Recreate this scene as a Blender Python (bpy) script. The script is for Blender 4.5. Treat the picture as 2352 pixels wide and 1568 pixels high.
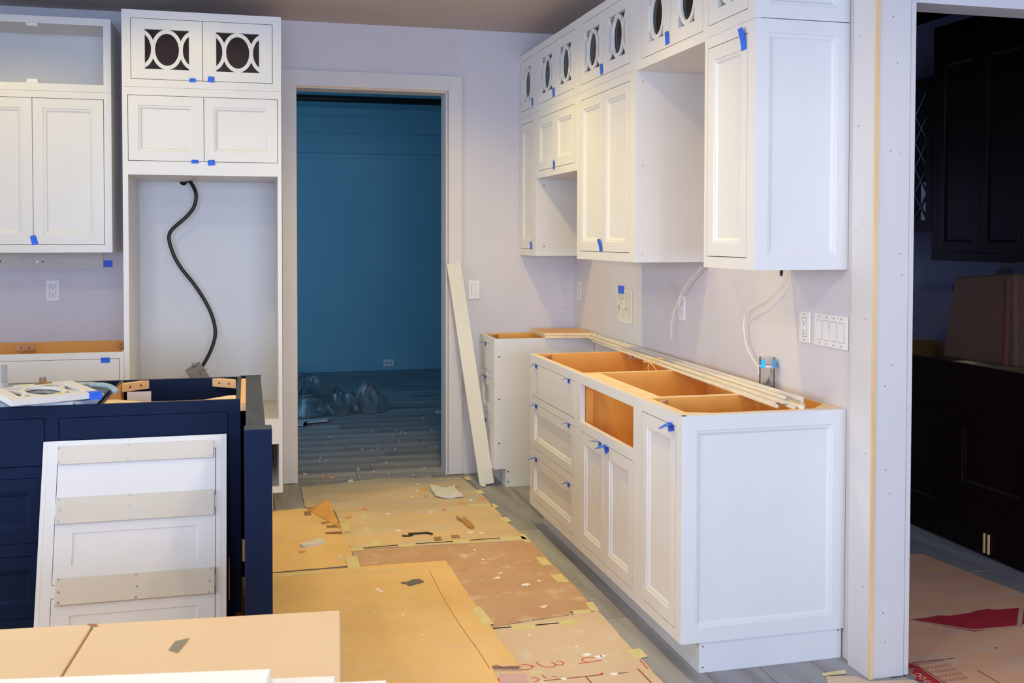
import bpy, bmesh, math, random
from mathutils import Vector, Matrix, noise
random.seed(7)
for o in list(bpy.data.objects): bpy.data.objects.remove(o)
SC = bpy.context.scene; COL = SC.collection
PI = math.pi
# ---------------------------------------------------------------- camera
F, CX, CY, YAW, PITCH, ROLL, H = 2296.57, 1134.37, 605.48, 0.2422, 0.0264, -0.0014, 1.4722
fw = Vector((math.sin(YAW)*math.cos(PITCH), math.cos(YAW)*math.cos(PITCH), -math.sin(PITCH)))
rt = Vector((math.cos(YAW), -math.sin(YAW), 0)); dn = fw.cross(rt)
r2 = rt*math.cos(ROLL)+dn*math.sin(ROLL); d2 = -rt*math.sin(ROLL)+dn*math.cos(ROLL)
cd = bpy.data.cameras.new('camera'); cam = bpy.data.objects.new('camera', cd); COL.objects.link(cam)
m = Matrix.Identity(4)
for i in range(3):
    m[i][0] = r2[i]; m[i][1] = -d2[i]; m[i][2] = -fw[i]
m[2][3] = H
cam.matrix_world = m
cd.sensor_width = 36; cd.lens = F*36/2352
cd.shift_x = (1176-CX)/2352; cd.shift_y = (CY-784)/2352
cd.clip_start = .05
cd.dof.use_dof = True; cd.dof.focus_distance = 4.6; cd.dof.aperture_fstop = 9
SC.camera = cam
# ---------------------------------------------------------------- world, exposure, lights
SC.view_settings.view_transform = 'Standard'; SC.view_settings.look = 'None'
SC.view_settings.exposure = 0.0; SC.view_settings.gamma = 1; SC.view_settings.use_curve_mapping = False
w = bpy.data.worlds.new('world'); SC.world = w; w.use_nodes = True
w.node_tree.nodes['Background'].inputs[0].default_value = (.5, .6, .8, 1)
w.node_tree.nodes['Background'].inputs[1].default_value = .3
def area(name, loc, rot, sx, sy, e, col):
    l = bpy.data.lights.new(name, 'AREA'); l.shape = 'RECTANGLE'; l.size = sx; l.size_y = sy; l.energy = e; l.color = col
    o = bpy.data.objects.new(name, l); COL.objects.link(o); o.location = loc; o.rotation_euler = rot
    return o
WARM = (1.0, .77, .42); SOFT = (1.0, .88, .74)
def downlight(x, y, e, col=WARM, cone=168, blend=.35):
    l = bpy.data.lights.new('downlight', 'SPOT'); l.energy = e; l.color = col; l.spot_size = math.radians(cone); l.spot_blend = blend; l.shadow_soft_size = .045
    o = bpy.data.objects.new('downlight', l); COL.objects.link(o); o.location = (x, y, 2.74)
for x, y, e, c in ((1.0, 3.72, 68, (1, .75, .28)), (1.0, 4.97, 88, (1, .74, .18)), (1.0, 2.45, 16, SOFT), (-.30, 4.66, 14, (1, .78, .15)), (-1.45, 4.6, 44, (1, .76, .26)),
                   (-.9, 3.0, 38, (1, .88, .64)), (-.4, 1.2, 62, (1, .98, .84)), (1.2, .9, 66, (1, .84, .58))):
    downlight(x, y, e, c, 142 if x == 1.0 else 168, 1.0 if x == 1.0 else .35)
SC.cycles.max_bounces = 12; SC.cycles.diffuse_bounces = 8; SC.cycles.transparent_max_bounces = 16
area('kitchen_daylight', (.3, -5.15, 1.5), (PI/2, 0, 0), 4.6, 2.0, 575, (.52, .66, 1.0))
area('left_fill_light', (-3.55, 1.9, 1.5), (0, -PI/2, 0), 1.7, 4.4, 215, (.77, .83, 1.0))  # added cool fill lamp; the left window is made up for it
area('back_room_daylight', (-1.85, 8.6, 1.6), (0, -PI/2, 0), 1.5, 1.6, 28, (.24, .64, 1.0))
area('dark_room_fill', (2.6, 5.95, 1.5), (-PI/2, 0, -.3), .5, .7, 2.4, (.45, .5, 1.0))  # added fill for a blue gloss; the side room has no light source
# ---------------------------------------------------------------- materials
def mat(name, col, rough=.5, var=None, vscale=8, bump=0, bscale=60, metal=0, stretch=(1, 1, 1), spec=.5, detail=4, vpos=(.35, .7), third=None, tscale=40, tpos=(.62, .7)):
    M = bpy.data.materials.new(name); M.use_nodes = True; N = M.node_tree.nodes; L = M.node_tree.links
    b = N['Principled BSDF']; b.inputs['Base Color'].default_value = (*col, 1); b.inputs['Roughness'].default_value = rough
    b.inputs['Metallic'].default_value = metal; b.inputs['Specular IOR Level'].default_value = spec
    if var or bump or third:
        tc = N.new('ShaderNodeTexCoord'); mp = N.new('ShaderNodeMapping'); mp.inputs['Scale'].default_value = stretch
        L.new(tc.outputs['Object'], mp.inputs['Vector'])
    last = None
    def ns(sc, d=detail):
        n = N.new('ShaderNodeTexNoise'); n.inputs['Scale'].default_value = sc; n.inputs['Detail'].default_value = d
        L.new(mp.outputs[0], n.inputs['Vector']); return n
    if var:
        n = ns(vscale); r = N.new('ShaderNodeMapRange'); r.inputs[1].default_value, r.inputs[2].default_value = vpos
        L.new(n.outputs[0], r.inputs[0]); mx = N.new('ShaderNodeMix'); mx.data_type = 'RGBA'
        mx.inputs[6].default_value = (*col, 1); mx.inputs[7].default_value = (*var, 1)
        L.new(r.outputs[0], mx.inputs[0]); last = mx.outputs[2]
    if third:
        n = ns(tscale, 6); r = N.new('ShaderNodeMapRange'); r.inputs[1].default_value, r.inputs[2].default_value = tpos
        L.new(n.outputs[0], r.inputs[0]); mx = N.new('ShaderNodeMix'); mx.data_type = 'RGBA'
        if last: L.new(last, mx.inputs[6])
        else: mx.inputs[6].default_value = (*col, 1)
        mx.inputs[7].default_value = (*third, 1); L.new(r.outputs[0], mx.inputs[0]); last = mx.outputs[2]
    if last: L.new(last, b.inputs['Base Color'])
    if bump:
        n = ns(bscale); bp = N.new('ShaderNodeBump'); bp.inputs['Strength'].default_value = bump; bp.inputs['Distance'].default_value = .01
        L.new(n.outputs[0], bp.inputs['Height']); L.new(bp.outputs[0], b.inputs['Normal'])
    return M
WHITE = mat('white_cabinet_paint', (.72, .705, .70), .38, (.69, .68, .68), 3)
WALL = mat('wall_primer', (.66, .62, .64), .75, (.60, .58, .62), 1.2, .05, 90, third=(.58, .54, .53), tscale=3, tpos=(.6, .75))
CEIL = mat('ceiling_paint', (.52, .45, .42), .85, (.48, .42, .40), 1)
TRIM = mat('primed_trim', (.66, .62, .61), .55, (.62, .59, .59), 2, third=(.6, .54, .48), tscale=7, tpos=(.68, .8))
PINE = mat('raw_pine', (.78, .55, .30), .6, (.66, .40, .20), 12, stretch=(1, 1, .1))
BIRCH = mat('birch_interior', (.86, .43, .09), .45, (.78, .36, .07), 5, stretch=(1, 1, .35))
EDGE = mat('plywood_edge', (.86, .66, .42), .6, (.78, .55, .32), 20)
CLEAT = mat('whitewashed_plywood', (.66, .61, .54), .6, (.60, .55, .47), 4, stretch=(.3, 1, 1))
BLOCK = mat('corner_block_wood', (.62, .33, .17), .6, (.50, .25, .12), 14)
MAPLE = mat('light_maple_block', (.80, .50, .24), .6, (.72, .42, .18), 9)
NAVY = mat('navy_paint', (.006, .015, .050), .6, (.005, .012, .040), 3, spec=.12)
NAVYTOP = mat('dusty_navy_edge', (.032, .042, .07), .8, (.05, .06, .09), 8, third=(.12, .13, .15), tscale=25, tpos=(.6, .75))
BLUE = mat('painters_tape_blue', (.025, .15, .88), .55, (.02, .11, .68), 30)
GREYTILE = None
def tilemat(name, a, b2, c, stretch):
    return mat(name, a, .6, b2, 16, .12, 45, stretch=stretch, detail=10, third=c, tscale=5, tpos=(.45, .62), vpos=(.38, .62))
BIRCHSHADE = mat('shaded_birch_interior', (.26, .04, .022), .6, (.20, .03, .02), 4)  # birch behind the tall unit's glass, its shade put into the colour
GREYIN = mat('grey_interior', (.74, .75, .70), .6)
TILES = [tilemat('grey_wood_tile_%d' % i, (a*.285, a*.29, a*.32), (a*.22, a*.213, a*.212), (a*.40, a*.385, a*.375), (1, .12, 1)) for i, a in enumerate((1, .88, 1.1))]
TILEX = [tilemat('grey_wood_tile_cross_%d' % i, (a*.285, a*.29, a*.32), (a*.22, a*.215, a*.215), (a*.47, a*.44, a*.42), (.12, 1, 1)) for i, a in enumerate((1, .85, 1.12))]
GROUT = mat('pale_grout', (.45, .43, .41), .9)
KRAFT = mat('orange_kraft_board', (.80, .53, .235), .75, (.66, .42, .165), 2.2, .05, 40, third=(.70, .50, .30), tscale=9, tpos=(.56, .8))
KRAFTR = mat('reddish_kraft_board', (.54, .34, .215), .8, (.50, .29, .175), 5, .05, 40, third=(.66, .50, .37), tscale=11, tpos=(.56, .74))
KRAFTP = mat('pale_kraft_paper', (.68, .52, .38), .8, (.62, .46, .32), 2.5, .04, 40, third=(.70, .62, .56), tscale=12, tpos=(.58, .76))
KRAFTD = mat('dusty_kraft_board', (.72, .50, .26), .8, (.54, .42, .28), 3, .05, 40, stretch=(.5, 1.2, 1), third=(.56, .52, .46), tscale=8, tpos=(.5, .74))
def dusty(M, y0, y1, col):
    N = M.node_tree.nodes; L = M.node_tree.links; b = N['Principled BSDF']; tc = [n for n in N if n.type == 'TEX_COORD'][0]
    sp = N.new('ShaderNodeSeparateXYZ'); L.new(tc.outputs['Object'], sp.inputs[0]); n = N.new('ShaderNodeTexNoise'); n.inputs['Scale'].default_value = 5; n.inputs['Detail'].default_value = 6
    mp = N.new('ShaderNodeMapping'); mp.inputs['Scale'].default_value = (.35, 1.5, 1); L.new(tc.outputs['Object'], mp.inputs[0]); L.new(mp.outputs[0], n.inputs['Vector'])
    a = N.new('ShaderNodeMath'); a.operation = 'MULTIPLY_ADD'; a.inputs[1].default_value = 1.6; L.new(n.outputs[0], a.inputs[0]); L.new(sp.outputs[1], a.inputs[2])
    r = N.new('ShaderNodeMapRange'); r.inputs[1].default_value = y0+.8; r.inputs[2].default_value = y1+.8; L.new(a.outputs[0], r.inputs[0])
    mx = N.new('ShaderNodeMix'); mx.data_type = 'RGBA'; L.new(r.outputs[0], mx.inputs[0]); old = b.inputs['Base Color'].links[0].from_socket
    L.new(old, mx.inputs[6]); mx.inputs[7].default_value = (*col, 1); L.new(mx.outputs[2], b.inputs['Base Color'])
dusty(KRAFTD, 5.25, 6.15, (.40, .365, .31))
BOX = mat('cardboard_box', (.76, .56, .36), .75, (.72, .51, .31), 1.5)
YTAPE = mat('masking_tape', (.70, .62, .32), .6, (.64, .54, .27), 30)
BTAPE = mat('brown_packing_tape', (.36, .20, .07), .35, (.30, .15, .05), 20)
DARK = mat('dark_void', (.01, .008, .007), .9)
HOLE = mat('screw_hole', (.05, .03, .02), .8)
SCREW = mat('zinc_screw', (.45, .47, .48), .35, metal=.8)
STEEL = mat('nickel_hinge', (.62, .60, .56), .28, metal=1)
BRASS = mat('antique_hinge', (.40, .25, .13), .35, metal=.9)
GREYBOX = mat('grey_junction_box', (.30, .29, .29), .5, (.25, .24, .24), 12)
RUBBER = mat('black_cable', (.012, .012, .012), .4)
WIRE = mat('white_wire', (.80, .76, .72), .5)
WPLAST = mat('white_plastic', (.80, .77, .76), .3)
SLOT = mat('dark_slot', (.06, .05, .05), .6)
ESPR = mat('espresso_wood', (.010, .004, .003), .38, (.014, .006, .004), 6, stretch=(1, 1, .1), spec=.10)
MARK = mat('red_marker', (.60, .06, .05), .7)
REDP = mat('red_print', (.40, .015, .03), .6, (.46, .03, .045), 12)
PINKP = mat('pink_print', (.62, .40, .40), .7, (.56, .30, .32), 14)
DRED = mat('dark_red_print', (.30, .10, .06), .7)
TANP = mat('tan_print', (.60, .42, .28), .7)
SLATE = mat('slate_covering', (.11, .15, .26), .5, (.50, .54, .62), 14, .7, 24, stretch=(.8, 2, 1), detail=8, vpos=(.42, .62))
HOSE = mat('pale_blue_hose', (.28, .38, .42), .4)
PAPER = mat('white_paper', (.70, .68, .62), .6)
INK = mat('pencil_ink', (.22, .19, .15), .8)
GYP = mat('torn_drywall', (.70, .68, .62), .9, (.60, .57, .52), 20)
CHIP = mat('orange_wood_chip', (.66, .32, .12), .8)
GREYT = mat('grey_duct_tape', (.17, .15, .14), .5, (.10, .09, .09), 30)
FARWALL = mat('far_wall_paint', (.24, .46, .55), .8, (.20, .42, .52), 1)
BRIGHT = mat('bright_white_board', (.90, .90, .89), .4)
DIMWOOD = mat('shaded_birch_dim_room', (.34, .24, .10), .7)  # darker copy of the birch, with the unlit room's shade in its colour
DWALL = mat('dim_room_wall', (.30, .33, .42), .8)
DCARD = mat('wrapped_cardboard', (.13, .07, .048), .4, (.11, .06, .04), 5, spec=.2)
def glassmat(name, tint=(1, 1, 1), rough=.03, ior=1.5, fac=None):
    M = bpy.data.materials.new(name); M.use_nodes = True; N = M.node_tree.nodes; L = M.node_tree.links
    N.remove(N['Principled BSDF']); out = N['Material Output']
    t = N.new('ShaderNodeBsdfTransparent'); t.inputs[0].default_value = (*tint, 1)
    g = N.new('ShaderNodeBsdfGlossy'); g.inputs['Roughness'].default_value = rough
    fr = N.new('ShaderNodeFresnel'); fr.inputs[0].default_value = ior
    mx = N.new('ShaderNodeMixShader'); L.new(fr.outputs[0], mx.inputs[0]); L.new(t.outputs[0], mx.inputs[1]); L.new(g.outputs[0], mx.inputs[2])
    last = mx.outputs[0]
    if fac:
        d = N.new('ShaderNodeBsdfDiffuse'); d.inputs[0].default_value = (.6, .7, .75, 1)
        m2 = N.new('ShaderNodeMixShader'); m2.inputs[0].default_value = fac
        L.new(last, m2.inputs[1]); L.new(d.outputs[0], m2.inputs[2]); last = m2.outputs[0]
    L.new(last, out.inputs[0]); return M
GLASS = glassmat('clear_glass', (.93, .96, .95))
PET = glassmat('clear_plastic', (.88, .86, .84), .12, 1.25, .05)
FILM = glassmat('plastic_sheeting', (.93, .96, .97), .22, 1.55, .10)
# ---------------------------------------------------------------- mesh helpers
class MB:
    def __init__(s): s.v = []; s.f = []; s.m = []; s.sm = []
    def add(s, vs, fs, mi=0, smooth=False):
        n = len(s.v); s.v += [tuple(v) for v in vs]
        for k, f in enumerate(fs):
            s.f.append([i+n for i in f]); s.m.append(mi[k] if isinstance(mi, (list, tuple)) else mi); s.sm.append(smooth)
        return s
    # face order: -y, +y, -x, +x, -z, +z
    def box(s, x0, x1, y0, y1, z0, z1, mi=0, M=None):
        v = [(x, y, z) for z in (z0, z1) for y in (y0, y1) for x in (x0, x1)]
        if M: v = [M @ Vector(p) for p in v]
        return s.add(v, [(0, 1, 5, 4), (3, 2, 6, 7), (2, 0, 4, 6), (1, 3, 7, 5), (2, 3, 1, 0), (4, 5, 7, 6)], mi)
    def prism(s, poly, z0, z1, mi=0, M=None):
        a = sum(poly[i-1][0]*poly[i][1]-poly[i][0]*poly[i-1][1] for i in range(len(poly)))
        if a < 0: poly = poly[::-1]
        n = len(poly); v = [(x, y, z0) for x, y in poly]+[(x, y, z1) for x, y in poly]
        if M: v = [M @ Vector(p) for p in v]
        return s.add(v, [tuple(range(n-1, -1, -1)), tuple(range(n, 2*n))]+[(i, (i+1) % n, n+(i+1) % n, n+i) for i in range(n)], mi)
    def tube(s, pts, r, n=8, mi=0, cap=True):
        pts = [Vector(p) for p in pts]; rings = []; up = None
        for i, p in enumerate(pts):
            d = (pts[min(i+1, len(pts)-1)]-pts[max(i-1, 0)]).normalized()
            if up is None: up = d.orthogonal().normalized()
            up = (up-d*up.dot(d)).normalized(); sd = d.cross(up)
            rr = r[i] if isinstance(r, (list, tuple)) else r
            rings.append([p+(up*math.cos(2*PI*k/n)+sd*math.sin(2*PI*k/n))*rr for k in range(n)])
        vs = [v for g in rings for v in g]; fs = []
        for i in range(len(rings)-1):
            for k in range(n): fs.append((i*n+k, i*n+(k+1) % n, (i+1)*n+(k+1) % n, (i+1)*n+k))
        if cap: fs += [tuple(range(n-1, -1, -1)), tuple(range(len(vs)-n, len(vs)))]
        return s.add(vs, fs, mi, True)
    def disc(s, c, r, t, axis='y', n=10, mi=0):      # a short disc whose face points to -axis
        P = []
        for dd in (0, -t):
            for k in range(n):
                a, b = r*math.cos(2*PI*k/n), r*math.sin(2*PI*k/n)
                P.append({'y': (c[0]+a, c[1]+dd, c[2]+b), 'x': (c[0]+dd, c[1]-a, c[2]+b), 'z': (c[0]+a, c[1]-b, c[2]-dd)}[axis])
        return s.add(P, [tuple(range(n, 2*n))]+[(i, (i+1) % n, n+(i+1) % n, n+i) for i in range(n)], mi)
    def build(s, name, mats, parent=None, loc=(0, 0, 0), rot=(0, 0, 0), bevel=0, seg=1):
        me = bpy.data.meshes.new(name); me.from_pydata(s.v, [], s.f)
        if not isinstance(mats, (list, tuple)): mats = [mats]
        for mm in mats: me.materials.append(mm)
        me.polygons.foreach_set('material_index', s.m); me.polygons.foreach_set('use_smooth', s.sm); me.update()
        o = bpy.data.objects.new(name, me); COL.objects.link(o); o.location = loc; o.rotation_euler = rot
        if parent: o.parent = parent
        if bevel:
            b = o.modifiers.new('bevel', 'BEVEL'); b.width = bevel; b.segments = seg; b.limit_method = 'ANGLE'; b.angle_limit = math.radians(40)
        return o
def thing(name, label, cat, loc=(0, 0, 0), rz=0, group=None):
    o = bpy.data.objects.new(name, None); COL.objects.link(o); o.empty_display_size = .05
    o.location = loc; o.rotation_euler = (0, 0, rz); return tag(o, label, cat, group)
def tag(o, label, cat, group=None):
    o['label'] = label; o['category'] = cat
    if group: o['group'] = group
    return o
def struct(o, label=None):
    o['kind'] = 'structure'
    if label: o['label'] = label
    return o
def sempty(name, loc=(0, 0, 0), label=None):
    o = bpy.data.objects.new(name, None); COL.objects.link(o); o.location = loc; return struct(o, label)
def at(u, v, ax, val):                      # the point of plane ax = val seen at pixel (u, v) of the photograph
    q = fw+r2*((u-CX)/F)+d2*((v-CY)/F); i = 'xyz'.index(ax); o = (0, 0, H)
    t = (val-o[i])/q[i]; return Vector((q[0]*t, q[1]*t, H+q[2]*t))
def plate(mb, xs, zs, holes, y0, y1, mi=0):
    xs = sorted(set(xs)); zs = sorted(set(zs)); nx, nz = len(xs)-1, len(zs)-1
    def solid(i, k):
        if not (0 <= i < nx and 0 <= k < nz): return False
        cx, cz = (xs[i]+xs[i+1])/2, (zs[k]+zs[k+1])/2
        return not any(a < cx < b and c < cz < d for a, b, c, d in holes)
    for i in range(nx):
        for k in range(nz):
            if not solid(i, k): continue
            a, b, c, d = xs[i], xs[i+1], zs[k], zs[k+1]
            mb.add([(a, y0, c), (b, y0, c), (b, y0, d), (a, y0, d)], [(0, 1, 2, 3)], mi)
            mb.add([(a, y1, c), (b, y1, c), (b, y1, d), (a, y1, d)], [(3, 2, 1, 0)], mi)
            if not solid(i-1, k): mb.add([(a, y0, c), (a, y1, c), (a, y1, d), (a, y0, d)], [(3, 2, 1, 0)], mi)
            if not solid(i+1, k): mb.add([(b, y0, c), (b, y1, c), (b, y1, d), (b, y0, d)], [(0, 1, 2, 3)], mi)
            if not solid(i, k-1): mb.add([(a, y0, c), (b, y0, c), (b, y1, c), (a, y1, c)], [(3, 2, 1, 0)], mi)
            if not solid(i, k+1): mb.add([(a, y0, d), (b, y0, d), (b, y1, d), (a, y1, d)], [(0, 1, 2, 3)], mi)
PROF = ((.0, 0), (.0015, .0035), (.010, .0045), (.017, .0095), (.019, .0105))
def panel_front(w, h, flat=.047, th=.02, prof=PROF):
    """framed front: flat rails and stiles, moulded step; returns (frame mesh, panel mesh)"""
    mb = MB(); L = [(0, 0)]+[(flat+a, d) for a, d in prof]
    rings = [[(i, d, i), (w-i, d, i), (w-i, d, h-i), (i, d, h-i)] for i, d in L]
    vs = [p for r in rings for p in r]; fs = []
    for j in range(len(rings)-1):
        for k in range(4): fs.append((4*j+k, 4*j+(k+1) % 4, 4*j+4+(k+1) % 4, 4*j+4+k))
    n = len(vs); vs += [(0, th, 0), (w, th, 0), (w, th, h), (0, th, h)]
    fs += [((k+1) % 4, k, n+k, n+(k+1) % 4) for k in range(4)]; fs.append((n+3, n+2, n+1, n))
    mb.add(vs, fs); i, d = L[-1]
    pb = MB().box(i-.002, w-i+.002, d+.0002, th-.003, i-.002, h-i+.002)
    return mb, pb
def add_panel(name, w, h, parent, loc, rz=0, mats=WHITE, flat=.047, th=.02, pname='panel', prof=PROF):
    a, b = panel_front(w, h, flat, th, prof); o = a.build(name, mats, parent, loc, (0, 0, rz)); b.build(pname, mats, o); return o
def ring(mb, cx, cz, rx0, rz0, rx1, rz1, y0, y1, n=40, xl=None, xh=None):
    bm = bmesh.new(); V = []
    for y in (y0, y1):
        for rx, rz in ((rx0, rz0), (rx1, rz1)):
            V.append([bm.verts.new((cx+rx*math.cos(2*PI*k/n), y, cz+rz*math.sin(2*PI*k/n))) for k in range(n)])
    a, b, c, d = V
    for k in range(n):
        j = (k+1) % n
        for f in ((a[k], b[k], b[j], a[j]), (d[k], c[k], c[j], d[j]), (b[k], d[k], d[j], b[j]), (c[k], a[k], a[j], c[j])): bm.faces.new(f)
    bmesh.ops.recalc_face_normals(bm, faces=bm.faces)
    for x, s in ((xl, -1), (xh, 1)):
        if x is not None:
            bmesh.ops.bisect_plane(bm, geom=bm.verts[:]+bm.edges[:]+bm.faces[:], plane_co=(x, 0, 0), plane_no=(s, 0, 0), clear_outer=True)
    bm.verts.index_update(); mb.add([v.co[:] for v in bm.verts], [[v.index for v in f.verts] for f in bm.faces]); bm.free()
def glass_door(w, h, ow, oh, parent, loc, th=.02, mats=WHITE):
    a, b = (w-ow)/2, (w+ow)/2; c, d = (h-oh)/2, (h+oh)/2
    mb = MB(); plate(mb, [0, a, b, w], [0, c, d, h], [(a, b, c, d)], 0, th); o = mb.build('door', mats, parent, loc)
    g = MB(); RX, RZ, rx, rz = .076, oh/2+.0005, .0585, oh/2-.0195; cx, cz = w/2, h/2
    ring(g, cx, cz, RX, RZ, rx, rz, .003, .013, xl=a, xh=b)
    for s in (-1, 1): ring(g, cx+s*.136, cz, RX, RZ, rx, rz, .0034, .0126, xl=a, xh=b)
    g.build('oval_lattice', mats, o)
    MB().box(a-.004, b+.004, .0145, .0175, c-.004, d+.004).build('glass_pane', GLASS, o)
    return o
def tape_flat(parent, x, z, w=.034, h=.045, tilt=0, y=-.0015, lift=.004, m_=BLUE):
    mb = MB(); c, s = math.cos(tilt), math.sin(tilt); P = []
    for iy in (0, 1):
        for j in range(4):
            for i in range(3):
                px, pz = (i/2-.5)*w*(1-.12*(j == 3)), (j/3-.5)*h
                P.append((x+px*c-pz*s, y-lift*(j/3)**2-iy*.0007, z+px*s+pz*c))
    F_ = []
    for j in range(3):
        for i in range(2):
            q = (j*3+i, j*3+i+1, j*3+i+4, j*3+i+3); F_.append(tuple(k+12 for k in q)); F_.append(q[::-1])
    mb.add(P, F_); return mb.build('painters_tape', m_, parent)
def tape_flag(parent, x, z, out=.035, w=.034, droop=.012, skew=.01):
    mb = MB(); P = []
    prof = ((0, -.016, -.0008), (0, .001, -.0012), (.35, .004, -.35), (1, -.0, -1))
    R = []
    for t, dz, k in prof:
        yy = -.0012 if t == 0 else k*out; zz = z+dz-(droop*t*t)
        hw = w/2*(1-.45*t)
        R.append([(x-hw+skew*t, yy, zz), (x+hw+skew*t, yy, zz+.004*t)])
    for dz in (0, .0008):
        for r in R:
            for p in r: P.append((p[0], p[1]-dz, p[2]-dz))
    F_ = []
    for i in range(len(R)-1):
        q = (2*i, 2*i+1, 2*i+3, 2*i+2); F_.append(q); F_.append(tuple(k+2*len(R) for k in q[::-1]))
    mb.add(P, F_); return mb.build('painters_tape', BLUE, parent)
def pbox(mb, *a, outer=0, inner=1, inn=()):
    """panel box whose faces listed in inn (indices -y +y -x +x -z +z) take the inner material"""
    mb.box(*a, mi=[inner if k in inn else outer for k in range(6)])
def cabinet(name, label, loc, rz, W, D, z0, z1, ops, cat='cabinet', group=None, top=True, back=True, inner=BIRCH, kick=None, flat=.047, skinmat=WHITE, hidefar=False, thframe=.02, glassw=.215, glassh=.203, shelves=(), botz=None, skip_sides=''):
    """local axes: x along the front, y into the cabinet, z up.  ops = (x0,x1,z0,z1,kind,n)"""
    t = thing(name, label, cat, loc, rz, group); T = .016
    fr = MB(); holes = [o[:4] for o in ops]
    plate(fr, [0, W]+[v for o in ops for v in o[:2]], [z0, z1]+[v for o in ops for v in o[2:4]], holes, 0, thframe); fr.build('face_frame', skinmat, t)
    bz = z0 if botz is None else botz
    if 'l' not in skip_sides:
        mb = MB(); mb.box(.0005, T, thframe, D, bz, z1, mi=[0, 0, 0, 1, 0, 2]); mb.build('side_panel', [skinmat, inner, EDGE if not top else skinmat], t)
    if 'e' in skip_sides:
        MB().box(W-.040, W-.024, thframe, D, bz, z1, mi=[0, 0, 1, 0, 0, 2]).build('side_panel', [skinmat, inner, EDGE if not top else skinmat], t)
    elif 'r' not in skip_sides:
        mb = MB(); mb.box(W-T, W-.0005, thframe, D, bz, z1, mi=[0, 0, 1, 0, 0, 2]); mb.build('side_panel', [skinmat, inner, EDGE if not top else skinmat], t)
    if back: MB().box(T, W-T, D-.010, D, z0+.01, z1-(.0 if top else .002), mi=[1, 0, 0, 0, 0, 2]).build('back_panel', [skinmat, inner, EDGE], t)
    b0 = z0+(.012 if not top else .0)
    MB().box(T, W-T, thframe, D-.010, b0, b0+T, mi=[0, 0, 0, 0, 0, 1]).build('bottom_panel', [skinmat, inner], t)
    if top: MB().box(T, W-T, thframe, D-.010, z1-T, z1, mi=[0, 0, 0, 0, 1, 0]).build('top_panel', [skinmat, inner], t)
    fronts = []
    for (x0, x1, a, b, kind, n) in ops:
        if kind == 'open': continue
        g = .0028; wd = (x1-x0-g*(n+1))/n
        for k in range(n):
            xx = x0+g+k*(wd+g); L = (xx, 0, a+g)
            if kind == 'panel': o = add_panel('door', wd, b-a-2*g, t, L, flat=flat, mats=skinmat)
            elif kind == 'drawer': o = add_panel('drawer_front', wd, b-a-2*g, t, L, flat=flat-.004, mats=skinmat)
            elif kind == 'slab': o = MB().box(0, wd, 0, .02, 0, b-a-2*g).build('drawer_front', skinmat, t, L, bevel=.0015)
            elif kind == 'glass': o = glass_door(wd, b-a-2*g, min(glassw, wd-.1), glassh, t, L, mats=skinmat)
            fronts.append(o)
    if kick:
        k0, k1, ky = kick
        for j in range(len(k0)): MB().box(k0[j], k1[j], ky, ky+.016, 0, z0).build('toe_kick', [skinmat], t)
    return t, fronts
def holes_on(mb, pts, r=.003, t=.0004, axis='y'):
    for p in pts: mb.disc(p, r, t, axis, 8)
# ================================================================ SETTING
def slab(name, x0, x1, y0, y1, z0, z1, m_, label=None): return struct(MB().box(x0, x1, y0, y1, z0, z1).build(name, m_), label)
YB, XW, ZC = 6.064, 2.025, 2.751
# floor: grout bed, then each tile plank
fl = struct(MB().box(-3.4, 4.1, -5.0, 11.1, -.06, -.006).build('floor', GROUT), 'grey wood-look plank tile floor')
def planks(x0, x1, y0, y1, wd, ln, along, mats, seed):
    rr = random.Random(seed); cache = {}
    A0, A1, B0, B1 = (x0, x1, y0, y1) if along == 'y' else (y0, y1, x0, x1)
    a = A0; i = 0
    while a < A1-1e-4:
        b = B0-rr.random()*ln; a2 = min(a+wd, A1)
        while b < B1:
            p, q = max(b, B0), min(b+ln, B1)
            if q-p > .03:
                k = rr.randrange(3); g = .0015; key = (round(a2-a, 3), round(q-p, 3), k)
                if key not in cache:
                    mb = MB(); wx, wy = (a2-a-2*g, q-p-2*g) if along == 'y' else (q-p-2*g, a2-a-2*g)
                    mb.box(0, wx, 0, wy, -.008, 0); o = mb.build('plank', mats[k]); cache[key] = o.data
                else:
                    o = bpy.data.objects.new('plank', cache[key]); COL.objects.link(o)
                o.location = (a+g, p+g, rr.uniform(-.0006, 0)) if along == 'y' else (p+g, a+g, rr.uniform(-.0006, 0)); o.parent = fl
            b += ln
        a = a2; i += 1
planks(-.1, 2.09, 2.3, 6.07, .2, 1.2, 'y', TILES, 3)
planks(-2.5, -.1, 2.3, 6.07, .2, 1.2, 'y', TILES, 4)
planks(.2, 2.3, 6.07, 10.98, .2, 1.2, 'x', TILEX, 5)
planks(2.15, 3.4, 2.3, 5.2, .2, 1.2, 'y', TILES, 8)
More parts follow.
